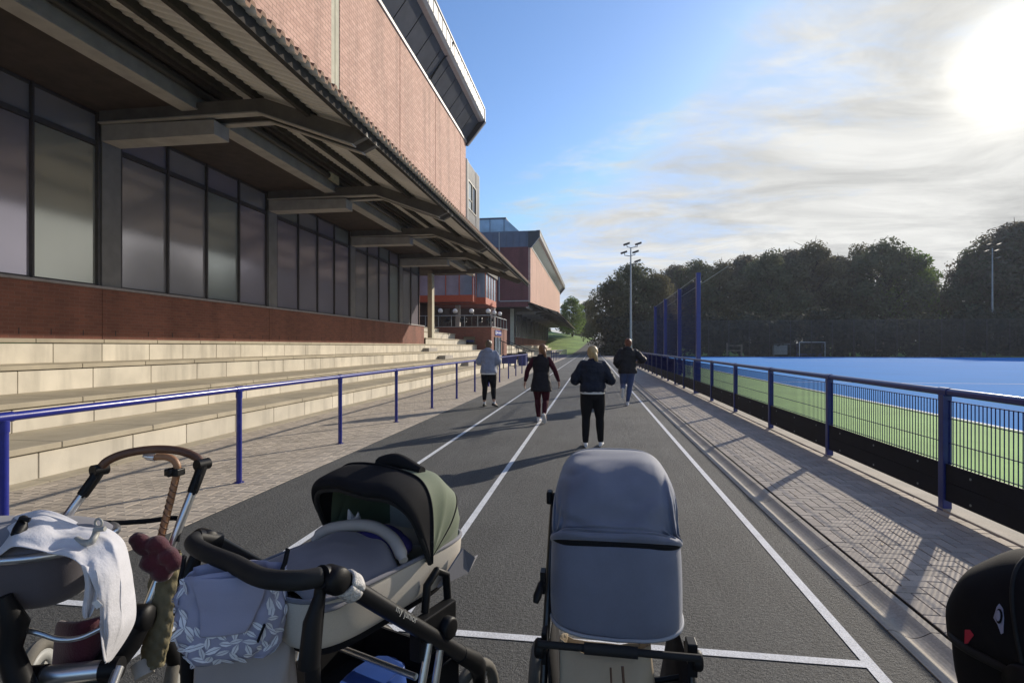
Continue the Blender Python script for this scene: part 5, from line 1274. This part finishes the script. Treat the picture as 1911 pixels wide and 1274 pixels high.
for i, c in enumerate(ql):
    f = i/(len(ql)-1); row = []
    for k in range(41):
        a = 2*math.pi*k/40; u = k/40*6; v = f*9
        qd = min(abs((u+v) % 1 - .5), abs((u-v) % 1 - .5))*2
        r_ = .030 + .012*math.sin(math.pi*min(f*1.1,1)) + .010*(min(qd*3,1)); row.append(c + Vector((r_*math.cos(a)*1.15, r_*.8*math.sin(a), 0)))
    P.append(row)
mb.grid(P); mb.build('bag_body', M['quilt'], qb)
mh = thing('knitted_hat', 'maroon knitted hat stuffed behind the tube of the left pushchair', 'hat', at(290,1040,2.05))
mb = MB()
for (px, py), r_ in (((262,1016),.045), ((290,1015),.05), ((312,1040),.05), ((322,1048),.045), ((285,1045),.055), ((300,1062),.045), ((252,1008),.03)): mb.ball(at(px+4,py,2.06), r_*.78, r_*.72, r_*.68, 16)
remesh(mb.build('knit', M['maroon'], mh), .008, 4, .05)

# ---------------------------------------------------------------- right edge: black pram hood
pd = thing('pram', 'all black pram with a rounded hood in the bottom right corner', 'pram', (1.245, 1.60, 0), R(28))
mb = MB(); rows = hoodmesh(mb, (0,.0,.74), [(-.26,.10), (-.24,.19), (-.15,.265), (-.02,.295), (.10,.275), (.20,.20), (.255,.09), (.26,.0)], .235, 40, 6, None, .56, .02, 8, [.20,.22,.235,.238,.235,.23,.22,.205]); hood_o = mb.build('hood', M['black_fabric'], pd, local=True, solid=.005)
mb2 = MB(); mb2.tube(rows[0], .010, 8); mb2.tube(rows[9], .006, 8); mb2.tube(rows[22], .005, 8); mb2.build('hood_rim', M['foam'], pd, local=True)
mbc = MB(); P = [cotring(-.30+e, .235-e, w, z) for z, e, w in ((.40,.12,.11), (.43,.07,.15), (.54,.02,.185), (.66,.0,.205), (.745,.0,.215))]; mbc.grid(P, cv=True); mbc.add(P[0], [tuple(range(48))[::-1]]); mbc.build('carrycot', M['black_fabric'], pd, local=True, sub=1)
mb2 = MB(); mb2.tube(cotring(-.295,.23,.216,.75), .012, 10, closed=True); mb2.build('cot_rim', M['foam'], pd, local=True)
for s in (-1, 1):
    mb2 = MB(); mb2.tube([(.25*s,-.55,1.0), (.25*s,-.1,.60), (.25*s,.30,.24)], .018, 12); mb2.tube([(.25*s,-.05,.56), (.26*s,-.40,.18)], .016, 12); mb2.build('frame_tube', M['frame_black'], pd, local=True)
    mb2 = MB(); mb2.lathe([(.001,-.02), (.04,-.02), (.045,0), (.04,.02), (.001,.02)], (.242*s,.0,.75), (1,0,0), 20); mb2.build('hinge', M['plastic'], pd, local=True)
    wheel(pd, (.25*s,.35,.14), .14, .045, rimcol='plastic'); wheel(pd, (.28*s,-.43,.15), .15, .05, rimcol='plastic')
mb2 = MB(); mb2.tube([(-.25,-.55,1.0), (.25,-.55,1.0)], .02, 12); mb2.build('handlebar', M['foam'], pd, local=True)
# woven label and badge sewn on the side, found on the surface from where they are seen
from mathutils.bvhtree import BVHTree
mw = Matrix.Translation((1.245,1.60,0)) @ Matrix.Rotation(R(28), 4, 'Z')
bv = BVHTree.FromPolygons([mw @ v for v in mb.v + mbc.v], mb.f + [[i + len(mb.v) for i in f] for f in mbc.f])
def patch(name, outline, mat, parent, lift=.003):
    o = Vector((0,0,CAMH)); pts = []
    for px, py in outline:
        d = (at(px,py,1) - o).normalized(); h = bv.ray_cast(o, d)
        if h[0] is None: continue
        n = h[1] if h[1].dot(d) < 0 else -h[1]; pts.append(mw.inverted() @ (h[0] + n*lift))
    if len(pts) < 3: return
    m_ = MB(); c = sum(pts, Vector())/len(pts); m_.add(pts + [c], [(i, (i+1) % len(pts), len(pts)) for i in range(len(pts))]); m_.build(name, mat, parent, local=True, solid=.0015, offset=0)
patch('red_label', [(1803,1174), (1812,1174), (1819,1184), (1808,1199), (1802,1200)], M['red_label'], pd)
patch('badge', [(1856,1152), (1862,1132), (1867,1126), (1873,1135), (1875,1152), (1874,1180), (1870,1182), (1864,1165)], M['bag_grey'], pd)
patch('badge_ring', [(1868 + 6*math.cos(a), 1149 + 14*math.sin(a)) for a in [k*.524 for k in range(12)]], M['black_fabric'], pd, .006)
patch('badge_centre', [(1868 + 4*math.cos(a), 1148 + 10*math.sin(a)) for a in [k*.524 for k in range(12)]], M['bag_grey'], pd, .009)

# few dry leaves and bits of litter blown along the paving
mb = MB(); rl = random.Random(21)
for _ in range(90):
    if rl.random() < .6: x, y = rl.uniform(1.62, 3.25), rl.uniform(1.2, 14)
    elif rl.random() < .5: x, y = rl.uniform(-6.1,-3.6), rl.uniform(3, 16)
    else: x, y = rl.uniform(-3.4, 1.5), rl.uniform(2.5, 14)
    z = .008 if x < 1.62 or x > 1.9 else -.015
    a = rl.uniform(0,6.28); l = rl.uniform(.008,.022); w = l*.5; u = Vector((math.cos(a), math.sin(a), rl.uniform(-.1,.3))); v = Vector((-math.sin(a), math.cos(a), rl.uniform(-.1,.4))); c = Vector((x,y,z+.004))
    mb.add([c-u*l, c-v*w, c+u*l, c+v*w], [(0,1,2,3)], 0, False, rl.random())
lit = mb.build('leaf_litter', pmat('dry_leaf', (.30,.22,.11), .8, .2, 8, tone=.6)); tag(lit, 'dry leaves and small litter scattered over the paving and track', 'leaf litter', kind='stuff')

hz = MB(); hz.box(-250, 340, -70, 330, -1.5, 40);  # added volume imitating the veil of lens flare over the far trees
m_ = bpy.data.materials.new('flare_veil'); m_.use_nodes = True; nt = m_.node_tree; nt.nodes.remove(nt.nodes['Principled BSDF'])
pv = nt.nodes.new('ShaderNodeVolumePrincipled'); pv.inputs['Color'].default_value = (.85,.9,1,1); pv.inputs['Density'].default_value = .00030; pv.inputs['Anisotropy'].default_value = .25
nt.links.new(pv.outputs[0], nt.nodes['Material Output'].inputs['Volume'])
o = hz.build('flare_haze', m_); tag(o, 'added haze in the air', 'flare_haze', kind='stuff')
